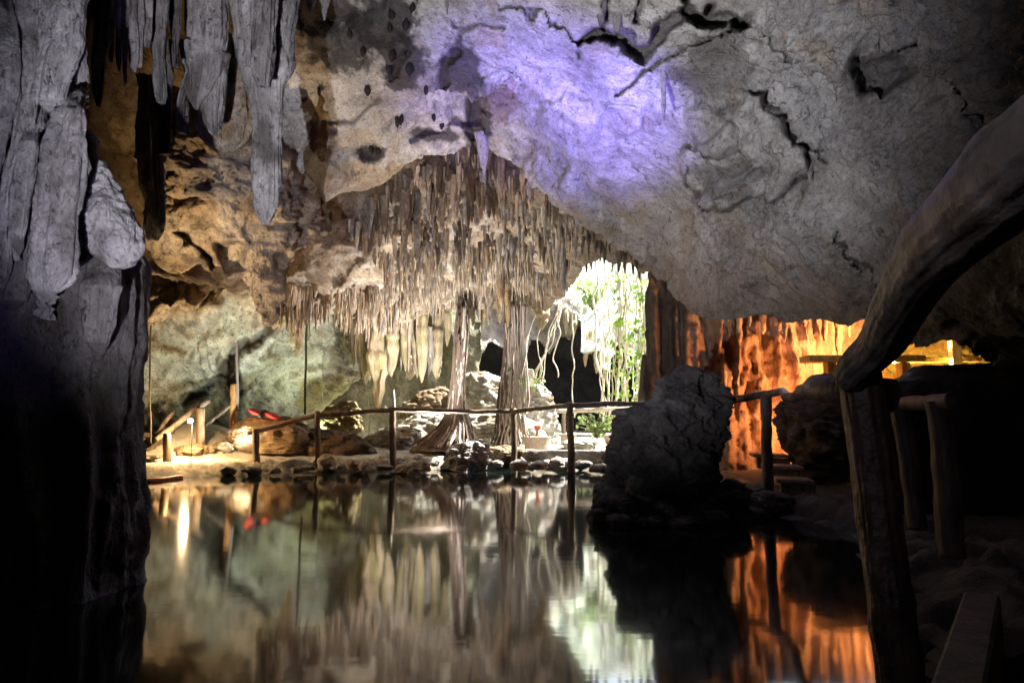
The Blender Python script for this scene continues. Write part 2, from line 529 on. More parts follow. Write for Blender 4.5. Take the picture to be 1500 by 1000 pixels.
# ================================================================== SETTING
# --- main vault: the pale ceiling that comes down to the right
A_ctrl = [(380, -150, 6.6), (750, -150, 5.4), (1200, -150, 4.3), (1700, -150, 3.6), (450, 0, 8.6), (750, 0, 7.4), (1100, 0, 5.8), (1500, 0, 4.4),
          (455, 300, 11.6), (560, 265, 12.4), (640, 232, 12.9), (700, 205, 13.2), (690, 110, 9.6), (560, 120, 10.0), (620, 160, 10.9), (760, 100, 8.9),
          (850, 150, 9.1), (760, 245, 12.9), (800, 275, 12.6), (900, 345, 12.6), (940, 388, 12.4), (900, 260, 10.6), (1000, 300, 9.9), (1000, 150, 8.0),
          (1000, 440, 11.2), (1060, 465, 10.4), (1180, 460, 9.4), (1285, 478, 8.2), (1150, 350, 8.4), (1300, 250, 6.6), (1300, 400, 7.2), (1450, 350, 5.6), (1500, 520, 6.4), (1700, 540, 5.0), (1400, 495, 7.0)]
A_poly = [(370, -150), (1700, -150), (1700, 560), (1480, 528), (1436, 512), (1422, 496), (1395, 487), (1340, 498), (1300, 494), (1288, 480), (1262, 468), (1240, 474), (1205, 462), (1165, 466), (1125, 458), (1080, 466), (1045, 466),
          (1020, 460), (1000, 448), (985, 436), (978, 415), (952, 398), (925, 372), (888, 345), (850, 318), (805, 282), (765, 250), (722, 222), (704, 205), (690, 216), (660, 226), (635, 232), (600, 248), (560, 268), (510, 282), (455, 312), (425, 325), (400, 330)]
A_feats = [
    ('line', [(858, 62), (882, 52), (905, 58), (935, 80), (952, 74), (972, 42), (1000, 22), (1040, 34), (1082, 48)], -.75, 15),
    ('line', [(735, 12), (780, 22), (820, 38), (850, 62)], -.22, 4.5),
    ('line', [(1075, 52), (1030, 72), (985, 86), (945, 105), (922, 128), (900, 142)], -.3, 3.6),
    ('line', [(1000, 0), (1000, 30)], -.4, 8), ('line', [(895, -20), (882, 45)], -.4, 9), ('line', [(935, -20), (930, 40)], -.35, 8),
    ('line', [(1095, 140), (1140, 182), (1163, 210), (1206, 220), (1212, 238)], -.16, 3.2),
    ('line', [(1085, 50), (1110, 66), (1150, 100)], -.16, 4),
    ('line', [(1285, 62), (1360, 80), (1392, 120), (1440, 176)], -.24, 3.8),
    ('line', [(1240, 330), (1275, 380), (1300, 410)], -.2, 3.6),
    ('line', [(700, 205), (697, 170), (704, 140)], -.5, 15), ('line', [(700, 175), (655, 186), (610, 208)], -.25, 4.5),
    ('line', [(668, 75), (652, 95), (650, 130)], -.4, 13), ('line', [(604, 68), (580, 90), (575, 105)], -.3, 9),
    ('line', [(460, 175), (520, 172), (560, 140)], -.1, 5), ('line', [(740, 36), (700, 36), (680, 45), (655, 40)], -.14, 4),
    ('poly', [(990, 232), (1000, 270), (1030, 296), (1072, 306), (1095, 290), (1128, 300), (1150, 282), (1166, 262), (1182, 256), (1176, 215), (1150, 190), (1090, 140), (1062, 190), (1010, 215)], .34, 5),
    ('line', [(996, 250), (1002, 272), (1030, 297), (1072, 307), (1095, 291), (1128, 301), (1150, 284), (1168, 264), (1184, 257)], -.25, 3.4), ('line', [(1004, 214), (1040, 226), (1085, 222), (1100, 232)], -.2, 3.2), ('poly', [(1100, 150), (1140, 190), (1176, 216), (1180, 250), (1150, 262), (1120, 270), (1095, 215)], .09, 5),
    ('poly', [(1008, 160), (1030, 150), (1070, 165), (1085, 215), (1050, 222), (1010, 212)], .34, 5, 'dome'),
    ('poly', [(796, 145), (830, 132), (872, 150), (884, 182), (846, 212), (815, 204), (800, 180)], .42, 5, 'dome'),
    ('poly', [(880, 150), (935, 160), (945, 195), (905, 200)], .32, 5, 'dome'),
    ('poly', [(706, 112), (735, 104), (764, 112), (766, 150), (740, 188), (708, 180)], .3, 5),
    ('poly', [(1250, 84), (1285, 82), (1312, 92), (1318, 120), (1290, 142), (1262, 135), (1252, 110)], -.5, 9),
    ('poly', [(523, 210), (545, 206), (560, 220), (545, 236), (528, 230)], -.3, 5),
    ('poly', [(430, -60), (640, -60), (560, 10), (440, 40)], -.3, 14),
]


def A_col(V, px, py):
    c = pal(V, (.62, .59, .56), (.46, .44, .42), (.48, .42, .35), .7, 1)
    w = sst(.12, .4, fbm(V * 1.6 + 12, 5)); c = mixc_a(c, (.32, .29, .26), w * .6)
    w = sst(.2, .45, fbm(V * .9 + 32, 4)); c = mixc_a(c, (.72, .70, .68), w * .6)
    right = sst(1150, 1420, px + 40 * fbm(V, 3)); c = mixc_a(c, (.19, .175, .175), right * .85)  # light falloff towards the right painted into the rock colour
    low = sst(300, 450, py) * (1 - right); c = mixc_a(c, (.34, .265, .20), low * .8)  # browner lower edge, its dimmer light painted in as well
    brown = blob(px, py, 736, 148, 32, 42, 3); c = mixc_a(c, (.30, .22, .19), brown * .8)
    for (x, y, rx, ry, s) in ((590, 88, 34, 44, 1), (565, 30, 46, 40, 2), (675, 105, 34, 48, 3), (700, 190, 22, 55, 4), (470, 15, 60, 30, 5), (540, 222, 22, 16, 6), (645, 200, 40, 10, 7),
                              (500, 60, 60, 40, 8), (1045, 110, 60, 50, 9), (1280, 112, 45, 40, 10), (1060, 262, 50, 28, 11)):
        b = blob(px, py, x, y, rx * 1.25, ry * 1.25, s * 5); c = mixc_a(c, (.035, .03, .03), b * (.86 if x < 740 else .5))
    o = blob(px, py, 520, 262, 130, 30, 8); c = mixc_a(c, OCHRE, o * .55)
    wl = blob(px, py, 840, 175, 90, 60, 31) ; c = mixc_a(c, (.68, .65, .66), wl * .7)
    return c


def mixc_a(c, b, w):
    return c * (1 - w[:, None]) + np.asarray(b) * w[:, None]


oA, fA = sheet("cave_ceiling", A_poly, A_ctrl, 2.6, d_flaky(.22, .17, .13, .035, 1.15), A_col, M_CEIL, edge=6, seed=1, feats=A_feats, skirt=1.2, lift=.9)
tag(oA, kind="structure")

# --- ceiling behind the vault, the one the stalactites hang from
B_ctrl = [(215, 340, 12.6), (330, 330, 12.4), (400, 300, 12.6), (455, 290, 13.2), (560, 250, 13.8), (700, 195, 14.3), (950, 375, 14.6), (400, 420, 13.8), (470, 420, 14.4), (520, 380, 14.6), (600, 330, 14.8), (700, 300, 15.2),
          (800, 330, 15.2), (700, 380, 16.6), (600, 400, 16.2), (700, 440, 18.2), (600, 470, 17.6), (800, 440, 18.2), (860, 400, 16.8), (500, 460, 16.2), (330, 430, 13.4), (220, 400, 13.2)]
B_poly = [(190, 310), (380, 270), (560, 225), (700, 170), (790, 240), (975, 380), (945, 400), (918, 384), (884, 376), (858, 386), (842, 412), (815, 438), (800, 452), (760, 448), (720, 452), (690, 446), (640, 452), (605, 470), (560, 470), (520, 468), (480, 452),
          (455, 462), (430, 440), (405, 452), (395, 420), (345, 432), (300, 412), (260, 420), (215, 396)]
B_feats = [('poly', [(455, 350), (520, 350), (575, 380), (560, 420), (530, 440), (490, 425), (470, 430), (440, 395)], .35, 9, 'dome'),
           ('poly', [(575, 335), (616, 335), (618, 347), (578, 347)], .35, 4),
           ('poly', [(428, 410), (462, 405), (455, 440), (436, 436)], -.4, 7), ('poly', [(320, 440), (360, 432), (352, 470), (330, 478)], -.4, 8)]


def B_col(V, px, py):
    c = pal(V, (.38, .30, .22), (.24, .18, .13), (.48, .43, .37), 1.6, 2, .5)
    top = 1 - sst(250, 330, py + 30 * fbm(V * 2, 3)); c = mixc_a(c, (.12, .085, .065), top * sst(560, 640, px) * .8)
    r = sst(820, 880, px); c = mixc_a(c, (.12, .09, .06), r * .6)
    return c


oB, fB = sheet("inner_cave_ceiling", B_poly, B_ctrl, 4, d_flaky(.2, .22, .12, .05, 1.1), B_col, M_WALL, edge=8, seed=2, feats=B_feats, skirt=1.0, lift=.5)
tag(oB, kind="structure")

# --- back left wall
C_ctrl = [(170, 380, 15.8), (170, 690, 18.2), (330, 400, 16.0), (300, 520, 17.6), (330, 640, 19.2), (420, 450, 17.0), (500, 470, 18.6), (520, 540, 19.6), (430, 600, 20.0), (420, 690, 20.2), (560, 450, 19.2), (370, 540, 17.9), (300, 470, 16.9)]
C_poly = [(150, 360), (330, 380), (600, 420), (575, 480), (552, 530), (540, 548), (505, 578), (470, 604), (444, 622), (438, 700), (150, 700)]
C_feats = [('line', [(430, 445), (390, 480), (350, 505), (325, 545), (300, 570), (270, 590)], -.35, 10), ('poly', [(150, 390), (330, 440), (345, 490), (322, 540), (150, 600)], .35, 10),
           ('poly', [(320, 545), (350, 540), (355, 580), (325, 590)], -.3, 8)]


def C_col(V, px, py):
    c = pal(V, (.50, .53, .47), (.42, .44, .36), (.33, .30, .22), 1.1, 4)
    up = 1 - sst(395, 470, py - .12 * (px - 200) + 50 * fbm(V, 3)); c = mixc_a(c, (.50, .38, .24), up * .85)
    g = blob(px, py, 500, 590, 90, 45, 3); c = mixc_a(c, (.46, .44, .14), g * .6)
    p = sst(.02, .3, fbm(V * 3.4 + 9, 4)) * sst(.0, .3, fbm(V * .6 + 4, 2) + .15); c = mixc_a(c, (.13, .11, .08), p * .75)
    d = sst(600, 640, py - .1 * abs(px - 300)); c = mixc_a(c, (.2, .18, .11), d * .6)
    k = blob(px, py, 340, 560, 26, 60, 13); c = mixc_a(c, (.10, .08, .06), k * .7)
    return c


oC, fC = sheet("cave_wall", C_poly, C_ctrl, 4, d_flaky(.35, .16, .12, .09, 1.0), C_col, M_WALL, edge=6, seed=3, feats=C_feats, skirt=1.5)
tag(oC, kind="structure")

# --- darker wall under the overhang and towards the back
C2_ctrl = [(400, 500, 21.5), (720, 430, 23.5), (740, 690, 23.5), (400, 700, 21.2), (560, 600, 22.0), (640, 500, 22.6)]


def d_flute(a=.3, b=.25, fz=.25):
    def f(P):
        q = P * np.array([1.1, 1.1, fz])
        return b * fbm(P * .5, 3) + a * (ridged(warp(q, .8, .4) * 1.1, 3) - .5) + .05 * fbm(P * 4, 3)
    return f


oC2, _ = sheet("recess_wall", [(400, 520), (520, 440), (600, 420), (690, 420), (705, 470), (700, 540), (720, 600), (760, 700), (400, 700)], C2_ctrl, 5, d_flute(.3, .3),
               lambda V, px, py: pal(V, (.24, .24, .15), (.16, .14, .09), (.32, .29, .2), 1.0, 5, .3), M_WALL, edge=6, seed=4, skirt=1.5)
tag(oC2, kind="structure")

# --- far grey arch and the sunlit face under the skylight
D_ctrl = [(640, 410, 25), (880, 410, 27), (870, 520, 27.5), (700, 540, 25.5), (780, 480, 27)]
oD, _ = sheet("far_arch", [(630, 400), (770, 400), (800, 440), (835, 452), (850, 466), (836, 500), (822, 492), (806, 522), (795, 500), (780, 494), (768, 524), (752, 506), (735, 512), (715, 500), (700, 528), (680, 540), (640, 560)], D_ctrl, 4,
              d_flute(.25, .3, .5), lambda V, px, py: pal(V, (.34, .29, .24), (.22, .19, .16), (.42, .38, .33), .8, 6), M_WALL, edge=5, seed=5, skirt=1.5, lift=.6)
tag(oD, kind="structure")
E_ctrl = [(780, 330, 35.5), (1000, 330, 35.5), (800, 430, 29.6), (960, 430, 30.2), (850, 480, 27.2), (900, 520, 27), (980, 640, 26.2), (990, 500, 28.6), (930, 540, 27.6)]
oE, _ = sheet("sunlit_rock_face", [(760, 320), (1010, 320), (1010, 660), (934, 660), (930, 590), (934, 530), (918, 500), (908, 486), (898, 520), (890, 545), (880, 540), (872, 510), (862, 522), (852, 520), (848, 476), (840, 488), (832, 468), (822, 462), (800, 456), (770, 452)], E_ctrl, 4,
              d_flaky(.5, .5, .3, .1, .8), lambda V, px, py: pal(V, (.74, .75, .64), (.56, .66, .40), (.8, .8, .74), .9, 7), M_WALL, edge=5, seed=6, skirt=1.2)
tag(oE, kind="structure")

# --- brown wall behind the left stalactites, and the orange hanging mass in front of it
F_ctrl = [(100, -150, 8.0), (480, -150, 8.6), (100, 200, 9.2), (300, 200, 10.0), (470, 200, 10.6), (470, 340, 11.8), (210, 360, 10.6), (330, 330, 11.0)]
oF, _ = sheet("brown_cave_wall", [(60, -160), (500, -160), (480, 100), (476, 330), (420, 372), (350, 380), (180, 372), (60, 340)], F_ctrl, 4.5, d_flute(.22, .4, .3),
              lambda V, px, py: pal(V, (.27, .18, .09), (.17, .11, .055), (.36, .25, .12), 1.2, 8, .5), M_WALL, edge=6, seed=7, skirt=1.0, lift=.4)
tag(oF, kind="structure")
G_ctrl = [(215, 220, 9.4), (420, 220, 10.2), (330, 260, 8.9), (330, 380, 9.5), (380, 440, 9.9), (240, 380, 9.6), (455, 330, 11.2), (460, 250, 11)]
oG, _ = sheet("hanging_rock_mass", [(230, 222), (300, 214), (372, 226), (415, 250), (452, 300), (470, 345), (440, 362), (424, 388), (408, 420), (398, 455), (388, 478), (374, 458), (366, 424), (352, 408), (340, 418), (322, 385), (306, 398), (292, 376), (276, 400), (256, 402), (238, 388), (226, 366), (214, 362), (222, 320), (238, 270)],
              G_ctrl, 3.2, d_flaky(.35, .3, .2, .08, 1.5), lambda V, px, py: mixc_a(pal(V, (.52, .43, .32), (.40, .30, .19), (.22, .18, .15), 1.7, 9), (.24, .22, .21), blob(px, py, 330, 265, 70, 40, 2) * .8),
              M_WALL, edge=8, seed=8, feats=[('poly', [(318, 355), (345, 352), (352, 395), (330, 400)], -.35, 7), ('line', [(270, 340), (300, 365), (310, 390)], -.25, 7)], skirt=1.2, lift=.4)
tag(oG, "orange brown rock mass hanging in knobs below the large stalactites", "hanging rock")
# layered ledge below it
H_ctrl = [(200, 360, 13.2), (440, 390, 13.4), (200, 470, 14.6), (340, 440, 14.0), (430, 440, 14.2)]
oH, _ = sheet("rock_ledge", [(180, 350), (250, 352), (330, 366), (420, 372), (448, 386), (430, 404), (400, 412), (372, 420), (330, 428), (300, 446), (262, 462), (180, 490)], H_ctrl, 3.6, d_flaky(.3, .25, .28, .06, 1.2),
              lambda V, px, py: pal(V, (.50, .39, .25), (.42, .36, .28), (.3, .2, .1), 1.2, 10, 3), M_WALL, edge=6, seed=9, skirt=1.6, lift=.5)
tag(oH, kind="structure")

# --- enclosing roof of the cave with the skylight opening
nx, ny = 110, 120
gx, gy = np.meshgrid(np.linspace(-20, 26, nx), np.linspace(-9, 44, ny))
r4 = (np.abs((gx - 3) / 22.5)) ** 4 + (np.abs((gy - 17.5) / 26)) ** 4
gz = 9.4 * np.sqrt(np.clip(1 - r4, 0, 1)) - .8
V = np.stack([gx, gy, gz], -1); V[..., 2] += .7 * fbm(V * .3, 3) * (gz > 0); V[..., 0] += .6 * fbm(V * .3 + 9, 3)
hx, hy = gx + .9 * fbm(np.stack([gx, gy, 0 * gx], -1) * .5, 3), gy + .9 * fbm(np.stack([gx, gy, 0 * gx + 5], -1) * .5, 3)
hole = (((hx - 6.2) / 7) ** 2 + ((hy - 26.3) / 9.6) ** 2) < 1
ii = np.arange(nx * ny).reshape(ny, nx)
kp = ~hole[:-1, :-1]
rr_, cc_ = np.nonzero(kp)
Q = np.stack([ii[rr_, cc_], ii[rr_ + 1, cc_], ii[rr_ + 1, cc_ + 1], ii[rr_, cc_ + 1]], -1)
Vr = V.reshape(-1, 3)
tag(link("cave_roof", mesh_np("cave_roof", Vr, Q, None, pal(Vr, (.13, .12, .13), (.09, .085, .09), None, .4, 3)), M_WALL), kind="structure")

# --- ground with the pond basin
pond = [W0(*p)[:2] for p in ((-400, 704), (195, 702), (300, 697), (400, 693), (520, 690), (600, 689), (700, 686), (800, 687), (880, 690), (960, 702), (1060, 737), (1120, 748), (1180, 764), (1262, 782), (1310, 850), (1340, 950), (1375, 1100))]
pond = np.array(pond + [[1.35, 0.4], [1.2, -3.0], [-14, -3.0], [-14, 13.0]])


def bankdist(x, y):
    d, _, _ = seg_dist(x, y, pond, True)
    return np.where(inside(x, y, pond), -d, d)


def ground_z(x, y):
    x = np.asarray(x, float); y = np.asarray(y, float)
    p = np.stack([x, y, 0 * x], -1)
    d = bankdist(x, y) + .18 * fbm(p * 1.1, 3)
    z = -.5 + .5 * sst(-.9, .0, d) + .19 * sst(.0, .5, d) + .22 * sst(.5, 3.2, d)
    z = z + .05 * fbm(p * .9, 4) * sst(.2, 1, d) + .018 * fbm(p * 5, 3)
    z = z + .62 * np.exp(-((x + 8.0) / 1.4) ** 2 - ((y - 17.3) / 1.2) ** 2) + .5 * np.clip((-5.0 - x) / 5, 0, 1) * sst(17, 19.5, y)
    rough = sst(-.4, 0, d) * (1 - sst(.8, 1.3, d))
    z = z + rough * .16 * (ridged(p * 2.6, 4) - .5) + rough * .07 * terrace(fbm(p * 4, 4), 5)
    return z


def ground_patch(x0, x1, y0, y1, st_):
    X, Y_ = np.meshgrid(np.arange(x0, x1 + 1e-6, st_), np.arange(y0, y1 + 1e-6, st_))
    Z = ground_z(X, Y_); V = np.stack([X, Y_, Z], -1)
    n1, n2 = X.shape; i = np.arange(n1 * n2).reshape(n1, n2)
    q = np.stack([i[:-1, :-1], i[:-1, 1:], i[1:, 1:], i[1:, :-1]], -1).reshape(-1, 4)
    return V.reshape(-1, 3), q


# one sheet: rows and columns spaced unevenly, dense where it is seen
xs = np.unique(np.concatenate([np.linspace(-24, -11, 12), np.arange(-11, 6, .075), np.linspace(6, 12, 40), np.linspace(12, 28, 14)]))
ys = np.unique(np.concatenate([np.linspace(-10, .5, 10), np.arange(.5, 3, .1), np.arange(3, 10, .07), np.arange(10, 14, .2), np.arange(14, 19.5, .06), np.arange(19.5, 26, .2), np.linspace(26, 46, 20)]))
X, Y_ = np.meshgrid(xs, ys); Z = ground_z(X, Y_); V = np.stack([X, Y_, Z], -1).reshape(-1, 3)
i = np.arange(X.size).reshape(X.shape)
q = np.stack([i[:-1, :-1], i[:-1, 1:], i[1:, 1:], i[1:, :-1]], -1).reshape(-1, 4)
gc = pal(V, (.36, .31, .23), (.27, .22, .16), (.42, .38, .3), .8, 3)
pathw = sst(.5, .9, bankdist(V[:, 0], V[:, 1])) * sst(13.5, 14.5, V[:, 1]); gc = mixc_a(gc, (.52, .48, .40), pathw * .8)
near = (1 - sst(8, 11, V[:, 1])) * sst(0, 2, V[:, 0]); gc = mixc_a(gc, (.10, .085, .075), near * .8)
wet = 1 - sst(.0, .22, V[:, 2]); gc = gc * (1 - .55 * wet[:, None])
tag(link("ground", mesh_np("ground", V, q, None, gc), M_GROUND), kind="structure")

# --- water
mw, t, b = nt("still_water")
b.inputs["Base Color"].default_value = (.004, .008, .007, 1); b.inputs["Roughness"].default_value = .065
b.inputs["IOR"].default_value = 1.95; b.inputs["Specular IOR Level"].default_value = .5
n = t.nodes.new("ShaderNodeTexNoise"); n.inputs["Scale"].default_value = 5; n.inputs["Detail"].default_value = 2
tc = t.nodes.new("ShaderNodeTexCoord"); mp = t.nodes.new("ShaderNodeMapping"); mp.inputs["Scale"].default_value = (.6, 1.6, 1)
t.links.new(tc.outputs["Object"], mp.inputs[0]); t.links.new(mp.outputs[0], n.inputs["Vector"])
bp = t.nodes.new("ShaderNodeBump"); bp.inputs["Strength"].default_value = .022; bp.inputs["Distance"].default_value = .02
t.links.new(n.outputs[0], bp.inputs["Height"]); t.links.new(bp.outputs[0], b.inputs["Normal"])
wv = np.array([(-16, -4, 0), (6, -4, 0), (6, 17, 0), (-16, 17, 0)], float)
tag(link("water", mesh_np("water", wv, [(0, 1, 2, 3)], None, None, False), mw), kind="structure")

# ================================================================== ROCK THINGS
# --- the great column on the left
colm = thing("rock_column", "massive grey rock column with slanting drapes rising from the pond", "rock column")
spin_obj("shaft", [(-160, -420, 118, 4.9), (0, -420, 112, 4.9), (120, -420, 108), (220, -420, 118), (330, -420, 180), (380, -420, 206), (440, -420, 212), (500, -420, 204), (560, -420, 190), (700, -420, 192), (800, -420, 190), (840, -420, 178), (870, -420, 188), (960, -420, 196), (1040, -420, 196)], 5.0,
         ((.22, .20, .20), (.15, .135, .13), (.10, .085, .07)), M_COLUMN, colm, nr=200, ns=260, k=.62, amp=.10, sc=2.4, flute=.06, fl_n=20, seed=11, terr=.10, zs=.3)


def fl(name, lv, Y, seed, cols=((.42, .40, .40), (.28, .26, .265), (.16, .145, .145)), parent=colm, **kw):
    a = dict(nr=120, ns=64, k=.42, amp=.032, sc=5.5, flute=.03, fl_n=8, seed=seed, zs=.3, terr=.03); a.update(kw)
    if name == 'drape':
        lv = [list(l) + ([Y] if len(l) < 4 else []) for l in sorted(lv)]; e = lv[-1]; m = (e[1] + e[2]) / 2 - 3
        lv[-1][3] += .12; lv = lv + [[e[0] + 26, m - 10, m + 9, Y + .3], [e[0] + 55, m - 9, m + 4, Y + .5]]
        lv = [[l[0], l[1] - 5, l[2] + 3, l[3]] for l in lv]
    return spin_obj(name, lv, Y, cols, M_COLUMN, parent, **a)


fl("drape", [(130, 98, 122, 4.35), (160, 84, 123), (230, 68, 124), (300, 56, 118), (360, 46, 114), (405, 40, 110), (425, 48, 88), (434, 60, 78)], 4.15, 21, amp=.05, terr=.06)
fl("drape", [(-100, 52, 124, 4.4), (0, 58, 122), (60, 62, 118), (110, 52, 100), (150, 46, 92), (158, 56, 82)], 4.1, 22)
fl("drape", [(-60, 20, 60, 4.3), (60, 30, 58), (130, 34, 60), (200, 24, 48), (280, 4, 34), (350, -16, 18), (420, -30, 2), (440, -22, -8)], 4.1, 23)
fl("drape", [(140, 44, 62, 4.3), (210, 32, 54), (280, 22, 44), (340, 14, 36), (380, 14, 26)], 4.05, 24)
fl("drape", [(-40, -40, 10, 4.3), (60, -30, 30), (100, -20, 34), (140, -14, 22), (200, -22, 8), (300, -40, -6), (340, -30, -16)], 4.05, 25)
fl("drape", [(260, -10, 44, 4.35), (330, -20, 46), (400, -30, 44), (440, -26, 36), (452, -10, 20)], 4.2, 26, amp=.06)
fl("drape", [(-120, 100, 128, 4.6), (20, 112, 126), (80, 112, 124), (130, 116, 122)], 4.3, 28)
fl("bulb", [(190, 122, 134, 4.6), (240, 122, 152), (290, 122, 186), (330, 123, 206), (355, 128, 211), (375, 138, 206), (386, 152, 194), (392, 165, 182)], 4.45, 27, ((.30, .28, .285), (.20, .185, .19), (.12, .11, .11)), k=.7, amp=.07, flute=.0, nr=110, ns=90, terr=.05, zs=.7, sc=5)
fl("drape", [(360, 128, 170, 4.7), (420, 120, 180), (470, 124, 168), (500, 132, 158), (520, 140, 150)], 4.5, 29, ((.2, .18, .18), (.15, .13, .13)), amp=.05)

# --- stalactites of the upper left, each its own thing
SG = ((.42, .395, .38), (.26, .24, .23), (.13, .11, .10))
def big_stal(label, lv, Y, seed, cols=SG, **kw):
    a = dict(nr=110, ns=64, k=.6, amp=.05, sc=4.2, flute=.075, fl_n=15, seed=seed, zs=.3, terr=.03); a.update(kw)
    o = spin_obj("stalactite", lv, Y, cols, M_COLUMN, None, **a)
    return tag(o, label, "stalactite", "large stalactites beside the rock column")


big_stal("broad grey stalactite with a long blunt tip, largest of all, right of the cup", [(-150, 318, 452, 6.0), (0, 334, 440), (60, 342, 430), (105, 352, 427), (120, 356, 416), (170, 367, 413), (230, 371, 412), (275, 366, 413), (300, 370, 410), (318, 377, 402), (329, 385, 393)], 6.4, 31, nr=150, ns=80, terr=.05)
big_stal("grey stalactite plate overlapping the side of the broadest one, with ragged lower edge", [(-150, 376, 420, 5.6), (0, 372, 408), (70, 368, 404), (105, 372, 396), (126, 380, 392)], 6.02, 32)
big_stal("wide dark mottled stalactite splitting into points left of the broadest one", [(-150, 262, 338, 6.1), (0, 272, 336), (60, 272, 336), (110, 274, 326), (135, 276, 312), (150, 282, 296), (160, 286, 290)], 6.5, 33, nr=100, terr=.04)
big_stal("smooth tongue shaped stalactite with rounded tip hanging inside the flowstone cup", [(80, 312, 336, 6.5), (120, 300, 331), (150, 296, 329), (175, 300, 324), (190, 308, 320), (197, 313, 317)], 6.62, 34)
big_stal("slim pointed stalactite ending just left of the flowstone cup", [(60, 264, 284, 6.4), (110, 270, 282), (150, 258, 274), (170, 260, 273), (195, 266, 270)], 6.55, 35, nr=60)
big_stal("long thin purple grey stalactite close to the rock column, sharp tip", [(-150, 128, 172, 5.2), (0, 133, 166), (60, 138, 158), (110, 138, 150), (140, 139, 148), (157, 143, 146)], 5.4, 36, nr=70)
for k, (x0, x1, yb) in enumerate(((157, 170, 92), (168, 181, 104), (178, 190, 122), (188, 202, 106), (198, 213, 100), (208, 224, 70))):
    big_stal(["first short flute beside the long thin stalactite, flat ended", "second flute of the flat ended row near the rock column", "flute with the lowest tip in the flat ended row",
              "pale flute just right of the lowest tip in the flat ended row", "broader flute closing the flat ended row", "shortest flute of the row, beside the blunt slab"][k],
             [(-150, x0 - 4, x1 + 3, 5.2), (0, x0, x1), (yb * .6, x0, x1 - 1), (yb - 8, x0 + 1, x1 - 2), (yb, x0 + 4, x1 - 5)], 5.5 + .05 * (k % 3), 40 + k, nr=50, ns=24, amp=.02, flute=.015)
big_stal("blunt slab like stalactite between the flat ended row and the pointed ones", [(-150, 214, 252, 5.5), (0, 222, 246), (60, 222, 244), (110, 223, 244), (140, 225, 243), (151, 230, 240)], 5.8, 47, nr=60)
big_stal("narrow dark stalactite with a square end hanging low behind the blunt slab", [(60, 232, 254, 6.6), (150, 234, 250), (210, 236, 248), (226, 239, 246)], 6.7, 48, ((.22, .19, .18), (.15, .13, .12)), nr=50)
big_stal("mottled pale stalactite hanging low in the dark recess behind the blunt slab", [(110, 202, 226, 7.8), (140, 200, 230), (200, 196, 238), (250, 202, 240), (300, 212, 240), (335, 218, 238), (352, 222, 230)], 7.8, 49, ((.44, .40, .36), (.3, .26, .23), (.36, .25, .14)), amp=.09)
big_stal("thin dark stalactite above the recess between slab and mottled stalactite", [(-150, 248, 266, 5.9), (0, 250, 264), (60, 251, 262), (100, 254, 260)], 6.1, 50, ((.2, .18, .18), (.14, .12, .12)), nr=40)
cupo = spin_obj("flowstone_cup", [(60, 296, 372, 7.3), (110, 286, 372), (160, 282, 371), (190, 286, 369), (205, 294, 364), (216, 306, 354), (222, 320, 342)], 7.35, ((.42, .35, .27), (.34, .26, .17), (.26, .18, .1)), M_COLUMN, None, nr=70, ns=60, k=.6, amp=.07, sc=2.5, flute=.06, fl_n=12, seed=51)
tag(cupo, "rounded ochre flowstone cup hanging behind the tongue shaped stalactite", "flowstone")
for k, (xc, yt, yb, w, Y) in enumerate(((455, -150, 18, 16, 7.4), (475, -150, 30, 12, 7.6), (500, -150, 12, 18, 7.6), (610, -150, 8, 10, 7.2), (655, -150, 22, 9, 7.0), (905, -40, 48, 16, 6.9), (925, -40, 32, 10, 6.9), (948, -40, 45, 14, 6.8), (965, -40, 28, 10, 6.7), (880, -40, 40, 12, 7.0), (985, -30, 24, 9, 6.7))):
    o = spin_obj("stalactite", [(yt, xc - w, xc + w), (yb - 30, xc - w * .7, xc + w * .7), (yb - 8, xc - w * .35, xc + w * .35), (yb, xc - 1, xc + 1)], Y, SG, M_COLUMN, None, nr=40, ns=20, k=.8, amp=.03, sc=4, seed=60 + k)
    if k < 5: tag(o, "dark stalactite tip hanging from the top edge above the bats", "stalactite", "stalactite tips above the bats")
    else: tag(o, "grey stalactite tip hanging over the dark crevice in the purple lit ceiling", "stalactite", "stalactite tips over the crevice")

# --- orange flowstone curtain on the right
K_ctrl = [(940, 380, 13.4), (1000, 420, 13.0), (950, 700, 13.6), (1100, 430, 13.0), (1100, 690, 12.4), (1200, 430, 12.6), (1260, 440, 13.2), (1260, 690, 13.0), (1180, 560, 12.6), (1060, 560, 12.6)]


def K_disp(P):
    q = P * np.array([3.0, 3.0, .11]); up = sst(.9, 1.9, P[..., 2])
    return .2 * fbm(P * .6, 3) + (.16 + .34 * up) * (ridged(warp(q, .5, .14), 3) - .5) + .2 * terrace(fbm(q * .45 + 6, 3), 5) + .12 * (1 - up) * terrace(fbm(warp(P * 1.6, 1.5, .4), 4), 5) + .07 * fbm(P * 6, 4, .6) + .06 * terrace(fbm(warp(P * 3.5, 1.5, .3), 3), 4)


